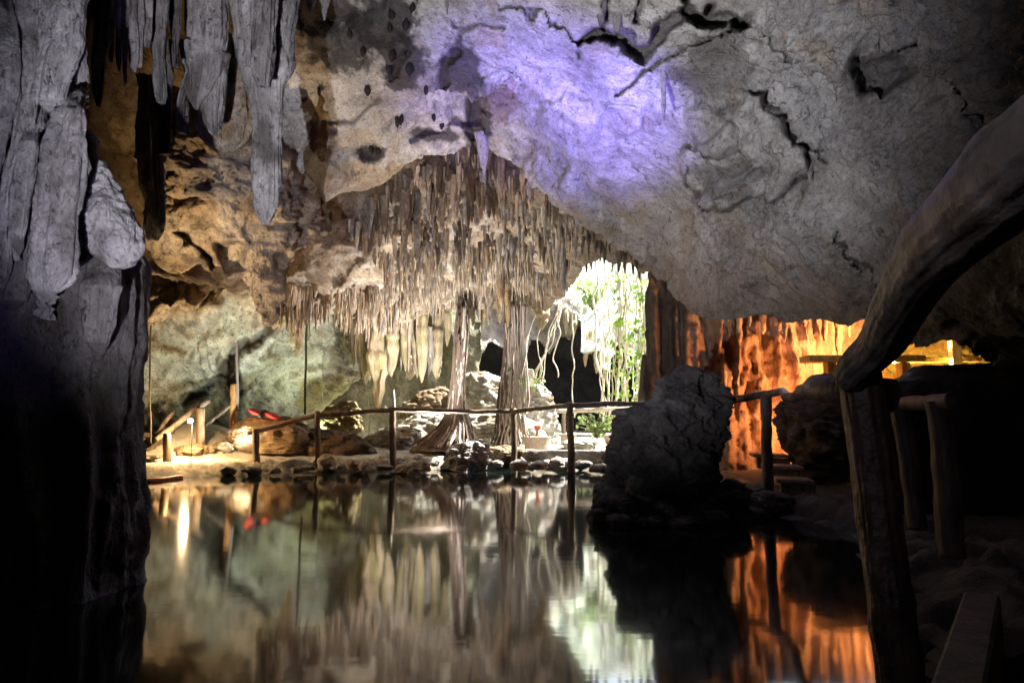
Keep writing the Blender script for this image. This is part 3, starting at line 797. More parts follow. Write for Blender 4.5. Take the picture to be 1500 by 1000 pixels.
oK, _ = sheet("flowstone_curtain", [(948, 370), (1010, 400), (1290, 420), (1290, 700), (1040, 700), (960, 700), (944, 600)], K_ctrl, 3, K_disp,
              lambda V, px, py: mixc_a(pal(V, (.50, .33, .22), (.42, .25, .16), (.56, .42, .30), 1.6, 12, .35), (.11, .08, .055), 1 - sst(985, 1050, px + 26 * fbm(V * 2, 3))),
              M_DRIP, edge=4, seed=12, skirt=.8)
tag(oK, "tall ribbed flowstone curtain glowing orange behind the dark boulders", "flowstone")
for k, (x, yt, yb, w) in enumerate(((1068, 430, 492, 5), (1083, 430, 505, 7), (1098, 430, 478, 5), (1118, 430, 490, 6), (1136, 430, 476, 6), (1150, 425, 500, 6), (1172, 425, 480, 7), (1192, 425, 490, 5), (1208, 425, 500, 7), (1228, 425, 520, 8), (1244, 425, 494, 5), (1058, 440, 480, 4))):
    o = spin_obj("stalactite", [(yt, x - w, x + w), ((yt + yb) / 2, x - w * .8, x + w * .8), (yb - 6, x - w * .5, x + w * .5), (yb, x - 1, x + 1)], 12.2 - .1 * (k % 3), ((.52, .36, .24), (.42, .26, .16)), M_DRIP, None, nr=40, ns=18, k=.8, amp=.04, sc=4, seed=80 + k)
    tag(o, "small orange lit stalactite hanging in front of the ribbed flowstone curtain", "stalactite", "stalactites before the flowstone curtain")

# alcove glowing yellow far to the right
oL, _ = sheet("alcove_wall", [(1240, 420), (1480, 430), (1480, 640), (1240, 640)], [(1240, 420, 15.4), (1480, 430, 15.8), (1480, 640, 16), (1240, 640, 15.6), (1360, 520, 16.4)], 4, d_flaky(.4, .35, .3, .08, 1.2),
              lambda V, px, py: pal(V, (.48, .36, .17), (.38, .26, .12), (.34, .36, .16), 1.4, 14), M_WALL, edge=4, seed=14, skirt=.8)
tag(oL, kind="structure")


# --- boulders
def boulder(name, label, cat, lv, Y, cols, seed, group=None, mat=M_BOULD, **kw):
    a = dict(nr=80, ns=80, k=.8, amp=.12, sc=2.6, seed=seed, terr=.2); a.update(kw)
    return tag(spin_obj(name, lv, Y, cols, mat, None, pvz=1, **a), label, cat, group)


def oval(cx, cy, w, h, flat=.75):
    out = []
    for t in np.linspace(0, 1, 9):
        a = math.sin(math.acos(1 - 2 * t * .999)) if t < .5 else 1 - (1 - flat) * (t - .5) * 2
        a = max(a, .12); out.append((cy - h / 2 + h * t, cx - w / 2 * a, cx + w / 2 * a))
    return out


boulder("rock_stack", "tall dark craggy rock standing in the pond before the skylight", "rock",
        [(536, 990, 1012, 8.3), (543, 980, 1034), (556, 966, 1048), (572, 952, 1058), (586, 946, 1070), (600, 912, 1070), (612, 904, 1066), (628, 900, 1060), (650, 894, 1062), (670, 890, 1058), (695, 884, 1056), (715, 876, 1056), (735, 872, 1056), (760, 870, 1060), (790, 870, 1062)], 8.3,
        ((.15, .135, .13), (.09, .083, .08), (.2, .185, .18)), 101, nr=210, ns=240, amp=.26, sc=3.4, terr=.10, k=.7)
boulder("boulder", "big dark rounded boulder behind the wooden railing beside the plank steps", "boulder", [(562, 1235, 1330), (572, 1180, 1400), (590, 1152, 1430), (615, 1140, 1440), (650, 1146, 1440), (680, 1166, 1440), (705, 1190, 1440), (730, 1215, 1430)], 10.0,
        ((.20, .16, .13), (.13, .11, .10), (.24, .17, .11)), 102, nr=110, ns=120, amp=.16, k=.6)
boulder("rock_mound", "long black rock mound rising under the yellow alcove", "rock", [(536, 1345, 1800), (546, 1330, 1800), (562, 1290, 1800), (588, 1262, 1800), (640, 1270, 1800), (720, 1300, 1800), (800, 1340, 1800)], 7.4,
        ((.10, .085, .08), (.06, .055, .05)), 103, nr=80, ns=120, amp=.07, terr=.08, k=.35)
boulder("boulder", "low dark rock on the pond edge at the foot of the railing post", "boulder", oval(1120, 742, 90, 56), 8.7, ((.17, .15, .14), (.11, .10, .095)), 104, amp=.07, sc=3)
boulder("boulder", "small dark rock lying at the base of the tall rock stack", "boulder", oval(1066, 735, 70, 70), 8.3, ((.15, .14, .14), (.10, .095, .09)), 105, amp=.07, sc=3)
for k, (x, y, w_, h_, Y) in enumerate(((880, 752, 34, 20, 8.0), (905, 760, 44, 18, 7.85), (950, 764, 40, 16, 7.75), (1000, 764, 52, 20, 7.75), (1045, 758, 44, 24, 7.9), (1095, 752, 50, 22, 8.4), (1165, 764, 46, 20, 8.3), (1210, 772, 60, 24, 8.0))):
    boulder("waterline_rock", "dark little rock at the waterline round the foot of the rock stack", "stone", oval(x, y, w_, h_), Y, ((.2, .185, .18), (.13, .12, .115)), 150 + k, "dark rocks at the waterline", nr=30, ns=34, amp=.05, sc=4, terr=.08)
PW = ((.55, .53, .47), (.46, .45, .36), (.36, .30, .2)); PB = ((.30, .22, .13), (.2, .14, .08), (.42, .34, .22))
for (lab, lv, Y, cols, s, kw) in (
        ("pale mossy boulder between the two hanging root columns", [(545, 690, 712), (553, 676, 735), (570, 668, 742), (600, 664, 748), (640, 660, 752), (668, 656, 758)], 20.5, PW, 111, {}),
        ("broad white boulder in front of the mossy one, at its foot", [(600, 700, 740), (608, 686, 770), (622, 676, 790), (640, 668, 800), (662, 660, 806)], 19.6, PW, 112, {}),
        ("tall sunlit boulder carrying the white board", [(556, 768, 790), (564, 760, 800), (580, 752, 808), (600, 748, 814), (630, 744, 820), (664, 740, 826)], 20.6, ((.62, .6, .55), (.52, .5, .43), (.42, .33, .25)), 113, {}),
        ("yellow mossy boulder behind the second railing post", [(588, 500, 520), (596, 478, 524), (612, 470, 530), (628, 468, 528), (645, 474, 520), (660, 480, 515)], 18.6, ((.34, .30, .12), (.26, .19, .09), (.42, .36, .14)), 114, {}),
        ("long low brown rock behind the sloping part of the railing", [(628, 420, 470), (636, 395, 520), (650, 380, 545), (668, 372, 552)], 17.2, ((.16, .11, .07), (.11, .075, .05)), 115, dict(ns=90, k=.4)),
        ("brown boulder with a split face carrying the red life jacket", [(610, 366, 420), (616, 352, 440), (628, 342, 452), (642, 336, 456), (662, 340, 456)], 16.9, ((.30, .20, .11), (.20, .135, .08), (.44, .31, .17)), 116, dict(terr=.2)),
        ("pale lumpy rock lying behind the third railing post", [(622, 575, 600), (630, 552, 618), (642, 535, 626), (664, 528, 640)], 18.6, ((.5, .45, .36), (.36, .28, .19), (.22, .16, .1)), 117, dict(terr=.25)),
        ("brown rock half hidden behind the spreading root column", [(606, 610, 640), (614, 596, 668), (630, 590, 674), (664, 586, 680)], 19.2, PW, 118, dict(terr=.25)),
        ("dark brown rock under the overhang behind the root column", [(566, 640, 652), (574, 612, 660), (592, 590, 668), (614, 584, 670)], 20.6, PB, 119, dict(terr=.2)),
        ("small rock below the lamp, closest to the pond", oval(284, 662, 58, 26), 15.8, PB, 120, {}),
        ("small brown rock behind the lit rock below the lamp", oval(328, 656, 40, 22), 16.2, PB, 121, {}),
        ("dark rock left of the lamp beside the jetty", [(634, 205, 226), (642, 196, 240), (660, 192, 246), (674, 190, 250)], 16.0, ((.14, .11, .07), (.09, .07, .05)), 122, {}),
        ("craggy dark boulder on the pond edge in front of the root columns", [(643, 692, 706), (650, 672, 712), (660, 660, 716), (672, 652, 714), (688, 648, 712)], 15.5, ((.34, .32, .31), (.20, .18, .17), (.5, .48, .46)), 123, dict(terr=.22, sc=3)),
        ("rounded brown rock at the foot of the fence near the pot", oval(740, 664, 60, 26), 16.2, PB, 124, {}),
        ("grey rock beside the pot on the bright path", oval(776, 664, 44, 16), 16.6, ((.5, .48, .44), (.36, .33, .3)), 125, {}),
        ("low rock in the sun at the end of the stone slab", oval(852, 650, 60, 16), 18, PW, 126, {})):
    boulder("boulder", lab, "boulder", lv, Y, cols, s, amp=kw.pop("amp", .14), **kw)
rr = np.random.default_rng(11)
for k in range(58):
    x = 262 + k * 11 + rr.uniform(-5, 5); w = rr.uniform(11, 30); h = w * rr.uniform(.45, .75)
    if 640 < x < 716: continue
    y = np.interp(x, [195, 400, 600, 700, 880], [690, 684, 679, 678, 682]) + rr.uniform(-7, 5) - h * .15
    g = W0(x, y + h * .4, .1); Y = float(np.clip(g[1], 14.4, 16.2))
    bc = ((.42, .38, .28), (.26, .21, .14), (.5, .46, .38)) if x < 560 else ((.46, .43, .40), (.30, .27, .24), (.55, .53, .5))
    if x < 470 : continue
    boulder("edging_stone", "small rounded stone edging the far bank of the pond", "stone", oval(x, y, w, h), Y, bc, 200 + k, "stones edging the far bank", nr=22, ns=26, amp=.05, sc=4, terr=.06)
for k in range(60):
    x = rr.uniform(250, 640); w = rr.uniform(8, 26); h = w * rr.uniform(.35, .6); y = rr.uniform(674, 690) ; Y = float(np.clip(W0(x, y, .12)[1], 14.2, 16))
    boulder("shore_rock", "jagged little rock on the muddy far shore between lamp and root columns", "stone", oval(x, y, w, h), Y, ((.40, .36, .27), (.28, .24, .16)), 300 + k, "little rocks on the muddy far shore", nr=20, ns=22, amp=.06, sc=5, terr=.1)
mb = MB()
sl = path([U(772, 667, 15.6), U(830, 668, 15.3), U(905, 668, 15.0)], 14, .02, 3)
V, Q, T = spindle([(659, 772, 910), (662, 766, 915), (669, 764, 915), (676, 772, 912)], 15.9, nr=20, ns=80, k=.16, amp=.05, sc=3, seed=9)
slab = link("stone_slab", mesh_np("stone_slab", V, Q, T, pal(V, (.46, .42, .36), (.36, .31, .25), None, 2)), M_BOULD)
tag(slab, "long flat stone slab on the bright bank beside the rightmost far railing post", "stone slab")

# ================================================================== STALACTITE FRINGES
def stal_mesh(name, c1, c2, c3, seed, fat=False):
    r = np.random.default_rng(seed); nr, ns = (34, 22) if fat else (18, 11)
    t = np.linspace(0, 1, nr); prof = (1 - t) ** .62 * .82 + .18 * (1 - t ** 8)
    if fat: prof = np.where(t < .3, .75 + t * .9, 1.02 * np.clip(1 - ((t - .3) / .7) ** 1.6, 0, 1) ** .7)
    lump = 1 + (.34 if fat else .18) * perlin(np.stack([t * 7, 0 * t + seed * 3.3, 0 * t], -1))
    ph = np.arange(ns) / ns * 2 * np.pi
    bx = .35 * perlin(np.stack([t * 2, 0 * t + seed * 1.7, 0 * t + 3], -1)); by = .35 * perlin(np.stack([t * 2, 0 * t + seed * 2.9, 0 * t + 8], -1))
    fl_ = 1 + (.5 if fat else .22) * perlin(np.stack([np.cos(ph)[None] * 1.6 + 0 * t[:, None], np.sin(ph)[None] * 1.6 + 0 * t[:, None], t[:, None] * 1.5 + seed * 5.1 + 0 * ph[None]], -1))
    R = (prof * lump)[:, None] * fl_
    V = np.stack([bx[:, None] + R * np.cos(ph), by[:, None] + R * np.sin(ph), -t[:, None] + 0 * R], -1).reshape(-1, 3)
    V = np.concatenate([V, [[bx[0], by[0], 0]], [[bx[-1], by[-1], -1.0]]])
    Q, T = ringgrid(nr, ns)
    C = pal(V * np.array([1, 1, 2.5]), c1, c2, c3, 1.3, seed)
    return mesh_np(name, V, Q, T, C), V, Q, T, C


FAM = {"ochre": [((.47, .33, .19), (.31, .20, .11), (.49, .41, .32))], "grey": [((.36, .33, .31), (.22, .19, .18), (.46, .43, .40))], "brown": [((.41, .33, .25), (.23, .175, .13), (.50, .43, .36))], "pale": [((.64, .56, .45), (.48, .37, .25), (.60, .56, .50))],
       "dark": [((.14, .10, .075), (.09, .065, .05), (.22, .17, .12))], "fat": [((.50, .41, .28), (.36, .33, .16), (.52, .38, .30))]}
LIB = {f: [stal_mesh("stalactite", *cs[0], seed=10 * (1 + i) + len(f), fat=(f == "fat")) for i in range(6)] for f, cs in FAM.items()}
for f in LIB:
    for L_ in LIB[f]: L_[0].materials.append(M_DRIP)


def hang(px, py, Lp, rp, Y, fam, label, group, r):
    me = LIB[fam][r.integers(6)][0]
    o = bpy.data.objects.new("stalactite", me); COL.objects.link(o)
    p = U(px, py, Y); L = Lp * Y / 1000
    o.location = (p[0], p[1], p[2] + .12); o.scale = (rp * Y / 1000, rp * Y / 1000 * r.uniform(.8, 1.2), L + .12); o.rotation_euler = (r.normal() * .025, r.normal() * .025, r.uniform(0, 6.28))
    tag(o, label, "stalactite", group)


from mathutils.bvhtree import BVHTree
BVB = BVHTree.FromPolygons([v.co for v in oB.data.vertices], [p.vertices for p in oB.data.polygons])
def fBs(x, y):
    h = BVB.ray_cast(Vector((0, 0, CAMZ)), (Vector(U(x, y, 1.0)) - Vector((0, 0, CAMZ))).normalized())
    return h[0].y if h[0] else float(fB(x, y))


r = np.random.default_rng(21)
upper = [(585, 258), (650, 232), (700, 205), (735, 232), (800, 282), (880, 345), (936, 380), (872, 362), (800, 364), (700, 358), (620, 358), (560, 350), (510, 330)]
lower = [(545, 372), (600, 355), (700, 355), (800, 362), (848, 370), (826, 394), (796, 428), (740, 447), (690, 445), (640, 447), (590, 464), (530, 460), (545, 420), (575, 395)]
left = [(395, 405), (440, 418), (480, 430), (520, 420), (566, 420), (590, 462), (545, 474), (480, 462), (430, 470), (405, 455)]
def pick(poly, n):
    poly = np.array(poly, float); out = []
    while len(out) < n:
        x = r.uniform(poly[:, 0].min(), poly[:, 0].max(), 400); y = r.uniform(poly[:, 1].min(), poly[:, 1].max(), 400)
        m = inside(x, y, poly)
        for a, b_ in zip(x[m], y[m]):
            if perlin(np.array([[a / 19, b_ / 24, 3.]]))[0] < -.13: continue
            if all((a - c[0]) ** 2 / 30 + (b_ - c[1]) ** 2 / 140 > 1 for c in out[-250:]) or r.random() < .12: out.append((a, b_))
            if len(out) >= n: break
    return out


stuff = MB()
def hang_stuff(px, py, Lp, rp, Y, fam):
    _, V, Q, T, C = LIB[fam][r.integers(6)]
    p = U(px, py, Y); s = rp * Y / 1000; L = Lp * Y / 1000 + .1
    a = r.uniform(0, 6.28); ca, sa = math.cos(a), math.sin(a)
    W = np.stack([(V[:, 0] * ca - V[:, 1] * sa) * s + p[0], (V[:, 0] * sa + V[:, 1] * ca) * s + p[1], V[:, 2] * L + p[2] + .1], -1)
    stuff.add(W, Q, T, C)


for k, (x, y) in enumerate(pick(upper, 380)):
    Lp = 10 + r.exponential(13); Lp = min(Lp, 62); rp = r.uniform(2.2, 5.4) * (.7 + Lp / 90); Y = fBs(x, y) - .03
    fam = "dark" if (x > 850 or r.random() < .22 + .3 * (y < 290)) else r.choice(["brown", "grey", "ochre", "grey", "pale", "pale"])
    if k < 78: hang(x, y, Lp * 1.3, rp * 1.2, Y, fam, "slim brown stalactite in the long fringe under the pointed edge of the vault", "brown stalactites under the vault edge", r)
    else: hang_stuff(x, y, Lp * .8, rp * .8, Y, fam)
for k, (x, y) in enumerate(pick(lower, 1150)):
    Lp = min(8 + r.exponential(8), 42); rp = r.uniform(1.0, 2.3) * (.7 + Lp / 60); Y = fBs(x, y) - .03
    fam = r.choice(["pale", "pale", "pale", "brown", "ochre", "grey"])
    if k < 40: hang(x, y, Lp * 1.3, rp * 1.3, Y, fam, "thin pale stalactite in the dense brush over the root columns", "pale stalactites over the root columns", r)
    else: hang_stuff(x, y, Lp, rp, Y, fam)
for k, (x, y) in enumerate(pick(left, 300)):
    Lp = min(10 + r.exponential(12), 44); rp = r.uniform(1.3, 3.0); Y = fBs(x, y) - .03
    if k < 18: hang(x, y, Lp * 1.2, rp * 1.2, Y, "pale", "thin ochre stalactite in the brush below the bulging rock", "ochre stalactites below the bulging rock", r)
    else: hang_stuff(x, y, Lp, rp, Y, r.choice(["pale", "brown", "ochre"]))
so = stuff.build("stalactite_brush", M_DRIP); tag(so, "countless small stalactites filling the gaps of the dense brush", "stalactites", kind="stuff")
for (x, yt, yb, w, Y) in ((532, 462, 566, 11, 18.2), (547, 490, 582, 12, 18.0), (520, 470, 540, 9, 18.6), (562, 460, 540, 10, 18.3), (576, 478, 576, 13, 17.9), (592, 470, 556, 11, 18.4), (606, 470, 548, 11, 18.1), (622, 460, 566, 12, 18.2), (636, 455, 545, 10, 18.4), (650, 450, 530, 9, 18.6), (428, 462, 505, 7, 16), (436, 466, 530, 8, 16), (414, 455, 492, 8, 15.6), (405, 440, 480, 9, 15),
                          (696, 440, 484, 6, 18.8), (708, 440, 478, 5, 18.9), (733, 440, 478, 5, 19), (792, 440, 478, 9, 19.2), (600, 520, 575, 9, 19), (640, 520, 560, 9, 19), (562, 540, 590, 8, 19)):
    hang(x + r.normal() * 3, yt + r.uniform(-8, 6), (yb - yt) * r.uniform(.75, 1.25), w * r.uniform(.65, 1.25), Y + r.normal() * .2, "fat", "fat tapering stalactite with a rounded yellowish tip among the drapery beside the root column", "fat drapery stalactites beside the root column", r)
for k in range(24):
    x = r.uniform(515, 662); hang(x, r.uniform(455, 490), r.uniform(30, 80), r.uniform(3, 7), r.uniform(17.9, 19), r.choice(["fat", "pale", "grey"]), "slim dripstone spike between the fat drapery beside the root column", "slim spikes among the drapery", r)
for k in range(38):
    x, y = pick(upper if k % 2 else lower, 1)[0]
    hang(x, y - 4, r.uniform(22, 62), r.uniform(4.5, 9), fBs(x, y) - .06, r.choice(["grey", "pale", "ochre", "brown"]), "thick stubby stalactite fused into the central fringe", "thick stubs of the central fringe", r)
for (x, yt, yb, w, Y) in ((866, 372, 398, 4, 18), (858, 376, 402, 4, 18), (878, 364, 386, 4, 18), (897, 360, 400, 3, 17), (908, 366, 392, 4, 17), (917, 370, 404, 4, 16.6), (926, 374, 408, 4, 16.4), (936, 380, 412, 5, 16)):
    hang(x, yt, yb - yt, w, Y, "dark", "dark stalactite hanging against the bright skylight", "dark stalactites against the skylight", r)
for (x, yt, yb, w) in ((818, 452, 480, 4), (828, 455, 492, 4), (842, 465, 490, 3), (858, 490, 538, 5), (866, 490, 520, 4), (875, 500, 548, 5), (884, 505, 552, 5), (895, 500, 528, 4), (905, 470, 512, 4)):
    hang(x, yt, yb - yt, w, 27.0, "fat", "mossy stalactite on the lower edge of the sunlit face", "mossy stalactites of the sunlit face", r)
o = spin_obj("stalactite", [(195, 694, 712), (212, 698, 716), (230, 702, 715), (250, 705, 713), (266, 708, 711)], 12.9, ((.60, .57, .58), (.46, .44, .45)), M_COLUMN, None, nr=50, ns=26, k=.8, amp=.05, sc=3, seed=71)
tag(o, "single white stalactite hanging from the peak of the vault edge", "stalactite")
for (x, yt, yb, w, Y, lab) in ((972, 75, 176, 5, 7.6, "slender grey stalactite standing out on the ceiling below the long crevice"), (1186, 220, 268, 6, 7.3, "short blunt stalactite beside the scalloped flowstone plate")):
    tag(spin_obj("stalactite", [(yt, x - w, x + w), (yb - 20, x - w * .7, x + w * .7), (yb, x - 1.5, x + 1.5)], Y, SG, M_COLUMN, None, nr=40, ns=18, amp=.02, sc=4, seed=72), lab, "stalactite")

# ================================================================== ROOT COLUMNS, VINES, PLANTS
def root_column(label, lv, Y, seed, strands, spread):
    t_ = thing("hanging_root", label, "root column")
    V, Q, T = spindle(lv, Y, nr=110, ns=64, k=.8, amp=.09, sc=3, flute=.10, fl_n=20, seed=seed)
    link("trunk", mesh_np("trunk", V, Q, T, pal(V, (.13, .095, .075), (.075, .055, .045), (.2, .16, .14), 2.5, seed, .15)), M_ROOT, t_)
    rg = np.random.default_rng(seed)
    for (xa, ya, xb, yb, w, c) in strands:
        mb = MB()
        ys_ = np.linspace(ya, yb, 9); la = np.array([l[:3] for l in lv], float); a_ = xa + (xb - xa) * ((ys_ - ya) / (yb - ya)) + .06 * np.sin(ys_ * .05 + seed + xa * 9)
        L0 = np.interp(ys_, la[:, 0], la[:, 1]); R0 = np.interp(ys_, la[:, 0], la[:, 2]); aa = np.clip(a_, -.12, 1.12)
        xx = L0 + (R0 - L0) * aa; hw = (R0 - L0) / 2 * Y / 1000
        dep = Y - .8 * hw * np.sqrt(np.clip(1 - (2 * aa - 1) ** 2, .0, 1)) - .03
        P = path(U(xx, ys_, dep), 44, .03, seed + xa * 7, 1.6)
        tube(mb, P, w, 7, c, .3, seed)
        mb.build("root", M_ROOT, t_)
    return t_


rg = np.random.default_rng(5); S1, S2 = [], []
lightc, darkc = (.46, .40, .35), (.13, .095, .075)
for k in range(70):
    a = rg.uniform(-.05, 1.05); S1.append((a, 440 + rg.uniform(0, 150), a + rg.normal() * .16, 657 - rg.uniform(0, 12), rg.uniform(.012, .038), lightc if rg.random() < .08 + .5 * (a > .66) else darkc))  # more pale strands on the right side, painting in the light there
for k in range(60):
    a = rg.uniform(0, 1.1); S2.append((a, 440 + rg.uniform(0, 90), a + rg.normal() * .16, 655 - rg.uniform(0, 50), rg.uniform(.010, .03), lightc if rg.random() < .15 + .6 * (a > .5) else darkc))
root_column("dark brown hanging root column with a base flaring wide to one side", [(432, 673, 684), (480, 669, 686), (530, 665, 681), (570, 662, 679), (600, 658, 680), (625, 646, 686), (642, 628, 688), (660, 600, 693)], 17.6, 131, S1, 1)
S3 = []
root_column("hanging root column trailing a veil of thin pale strands beside the board", [(436, 740, 752), (500, 739, 751), (560, 734, 752), (600, 731, 754), (640, 728, 760), (660, 720, 770)], 18.0, 132, S2, 1)
for k in range(22):
    x = rg.uniform(751, 772); mb = MB(); tube(mb, path([U(x, 446, 18.0 + rg.uniform(-.3, .3)), U(x + rg.uniform(-2, 2), 520, 17.9), U(x - 6 + rg.uniform(-6, 8), 590, 17.8), U(x - 8 + rg.uniform(-14, 30), 650, 17.6)], 40, .04, k, 1.5), rg.uniform(.010, .022), 6, lightc, .3, k)
    tag(mb.build("hanging_root", M_ROOT), "thin pale root of the veil hanging beside the narrower root column", "root", "veil of thin pale roots")


def leaf(mb, p, d, s, c, r):
    d = d / (np.linalg.norm(d) + 1e-9); up = r.normal(size=3); a = np.cross(d, up); a /= np.linalg.norm(a) + 1e-9
    nrm = np.cross(a, d)
    v = [p, p + d * s * .35 + a * s * .36 + nrm * s * .05, p + d * s * .75 + a * s * .26, p + d * s * 1.1 - nrm * s * .08, p + d * s * .75 - a * s * .26, p + d * s * .35 - a * s * .36 + nrm * s * .05, p + d * s * .5 + nrm * s * .1]
    mb.add(v, None, [(0, 1, 6), (1, 2, 6), (2, 3, 6), (3, 4, 6), (4, 5, 6), (5, 0, 6)], c)


rv = np.random.default_rng(9)
def vine(label, group, pts, Y, w, c, leaves=0, ls=.16, n=54, twist=.16, extra=0):
    w = w * .8
    P0 = [U(p[0], p[1], Y) for p in pts]
    P = path(P0, n, twist, rv.uniform(0, 90), 1.3)
    if not leaves:
        mb = MB(); tube(mb, P, w, 7, c, .3, rv.uniform(0, 50)); o = mb.build("vine", M_ROOT)
        return tag(o, label, "vine", group)
    t_ = thing("vine", label, "vine", group)
    mb = MB(); tube(mb, P, w, 7, c, .3, rv.uniform(0, 50)); mb.build("stem", M_ROOT, t_)
    lb = MB()
    for k in range(leaves):
        q_ = P[rv.integers(n // 8, n)] + rv.normal(size=3) * .12
        g = rv.uniform(.7, 1.25); leaf(lb, q_, rv.normal(size=3) + np.array([0, -.4, -.5]), ls * rv.uniform(.6, 1.4), np.array((.28, .48, .10)) * g, rv)
    lb.build("foliage", M_LEAF, t_)
    return t_


VP = (.70, .65, .54)
vine("pale aerial root hanging straight beside the dark back cave", "single aerial roots", [(840, 420), (839, 520), (841, 612)], 22.5, .028, VP)
vine("short forked aerial root ending high above the back cave floor", None, [(816, 440), (817, 490), (814, 520), (816, 556)], 23, .026, VP)
vine("curling thin aerial root close to the veil of pale strands", None, [(792, 440), (782, 470), (770, 500), (758, 545)], 21.5, .02, VP)
for k in range(5): vine("aerial root slanting down towards the white board", "slanting aerial roots", [(834 - k * 1.5, 432), (808 - k, 495), (782 + k * 2, 552 + k * 4)], 22 + .1 * k, .022, VP)
vine("knotted aerial root just behind the white board", None, [(793, 478), (789, 520), (793, 545), (790, 580)], 21.8, .02, VP)
for k in range(7): vine("pale hanging root in the loose bundle beside the mossy tips", "roots of the loose bundle", [(872 + k * 3.6, 372), (874 + k * 2.6 + rv.uniform(-3, 3), 480), (880 + k * 1.6 + rv.uniform(-4, 6), 620 + rv.uniform(-20, 14))], 22.6 + rv.uniform(-.4, .4), rv.uniform(.018, .05), VP)
for k in range(9): vine("leafy vine in the green bundle under the skylight", "leafy vines under the skylight", [(900 + k * 2.8, 370), (904 + k * 2.5 + rv.uniform(-4, 4), 480), (898 + k * 2.9 + rv.uniform(-5, 5), 625)], 22.2 + rv.uniform(-.5, .5), rv.uniform(.02, .05), VP, leaves=26, ls=.17)
for k in range(9): vine("leafy vine in the curtain nearest the brown pillar under the skylight", "leafy vines beside the brown pillar", [(930 + k * 3.0, 378), (934 + k * 2.7 + rv.uniform(-3, 3), 500), (926 + k * 2.4 + rv.uniform(-5, 5), 640)], 21.8 + rv.uniform(-.5, .5), rv.uniform(.02, .06), VP, leaves=34, ls=.17)
t_ = thing("leafy_shoot", "two large bright heart shaped leaves on a hanging stem", "plant")
mb = MB(); tube(mb, path([U(918, 420, 21), U(915, 450, 21), U(912, 470, 21)], 14), .015, 6, (.2, .25, .08)); mb.build("stem", M_LEAF, t_)
lb = MB()
for (x, y, s, dx) in ((916, 470, .42, -1), (918, 474, .3, 1), (912, 465, .25, -.6)):
    p = U(x, y, 21); d = np.array([dx, -.2, -.35]); leaf(lb, p, d, s, (.28, .45, .06), np.random.default_rng(int(x)))
lb.build("leaf", M_LEAF, t_)


def bush(label, cx, cy, w, h, Y, nl, ls, c):
    t_ = thing("bush", label, "bush"); lb = MB(); sb = MB(); base = U(cx, cy + h / 2, Y)
    for k in range(14):
        tip = U(cx + rv.uniform(-w, w) / 2, cy - h / 2 + rv.uniform(0, h * .7), Y + rv.uniform(-.5, .5))
        P = path([base, (base + tip) / 2 + np.array([0, 0, .1]), tip], 10); tube(sb, P, .012, 5, (.2, .16, .08))
        for j in range(nl // 14):
            q_ = P[rv.integers(3, 10)] + rv.normal(size=3) * .13
            leaf(lb, q_, rv.normal(size=3) + np.array([0, -.3, .2]), ls * rv.uniform(.6, 1.3), np.array(c) * rv.uniform(.6, 1.3), rv)
    sb.build("stem", M_ROOT, t_); lb.build("foliage", M_LEAF, t_)


bush("pale green creeper spreading over the sunlit face under the skylight", 868, 425, 70, 60, 28.0, 220, .24, (.36, .5, .18))
bush("low sunlit green bush beyond the railing post near the rock stack", 874, 622, 62, 40, 22.5, 190, .15, (.20, .28, .10))
bush("small fern like tuft growing on the veil of pale strands", 756, 552, 22, 20, 18.4, 60, .14, (.14, .3, .06))
bush("green sprig on top of the boulder that carries the board", 786, 558, 26, 10, 20.2, 50, .1, (.13, .24, .05))
bush("tiny green tuft on the pale boulder below the veil of strands", 752, 612, 16, 26, 18.0, 50, .1, (.13, .26, .05))
bush("big leafy bush glowing beside the brown pillar far under the skylight", 958, 560, 44, 100, 26, 420, .2, (.17, .3, .06))

# thin ropes and roots on the far left
for (pts, Y, w, c, lab) in (([(346, 480), (347, 540), (348, 602)], 17.0, .034, (.24, .22, .21), "grey hanging root ending behind the orange wooden post"), ([(449, 455), (448, 540), (446, 606)], 17.2, .03, (.03, .028, .026), "black hanging rope in front of the pale green wall"),
                            ([(204, 470), (201, 560), (197, 650)], 9.5, .018, (.05, .04, .03), "dark thin root hanging close along the rock column"), ([(199, 480), (196, 560), (194, 640)], 9, .012, (.06, .05, .04), "thinnest root hanging along the rock column"),
                            ([(221, 470), (220, 560), (221, 650)], 15, .018, (.06, .05, .04), "thin dark root hanging before the wall between column and lamp"), ([(577, 570), (578, 600), (577, 640)], 17, .016, (.5, .48, .42), "short pale root touching the far railing"),
                            ([(540, 585), (541, 640)], 18, .014, (.4, .38, .3), "pale thread like root under the fat drapery stalactites"), ([(473, 520), (473, 560), (472, 600)], 18.6, .01, (.2, .19, .16), "hair thin root hanging right of the black rope")):
    mb = MB(); tube(mb, path([U(p[0], p[1], Y) for p in pts], 30, .03, pts[0][0], 1), w, 7, c, .2, 1); tag(mb.build("hanging_root", M_ROPE), lab, "root")

# ================================================================== RAILINGS
WD, WD2 = (.16, .11, .07), (.09, .065, .045)
def log(mb, pts, r, n=30, seed=0, c=WD, c2=WD2, ns=12, rough=.25, wob=.015, grain=0.0):
    tube(mb, path(pts, n, wob, seed, 1.5), r, ns, c, rough, seed, c2, grain)


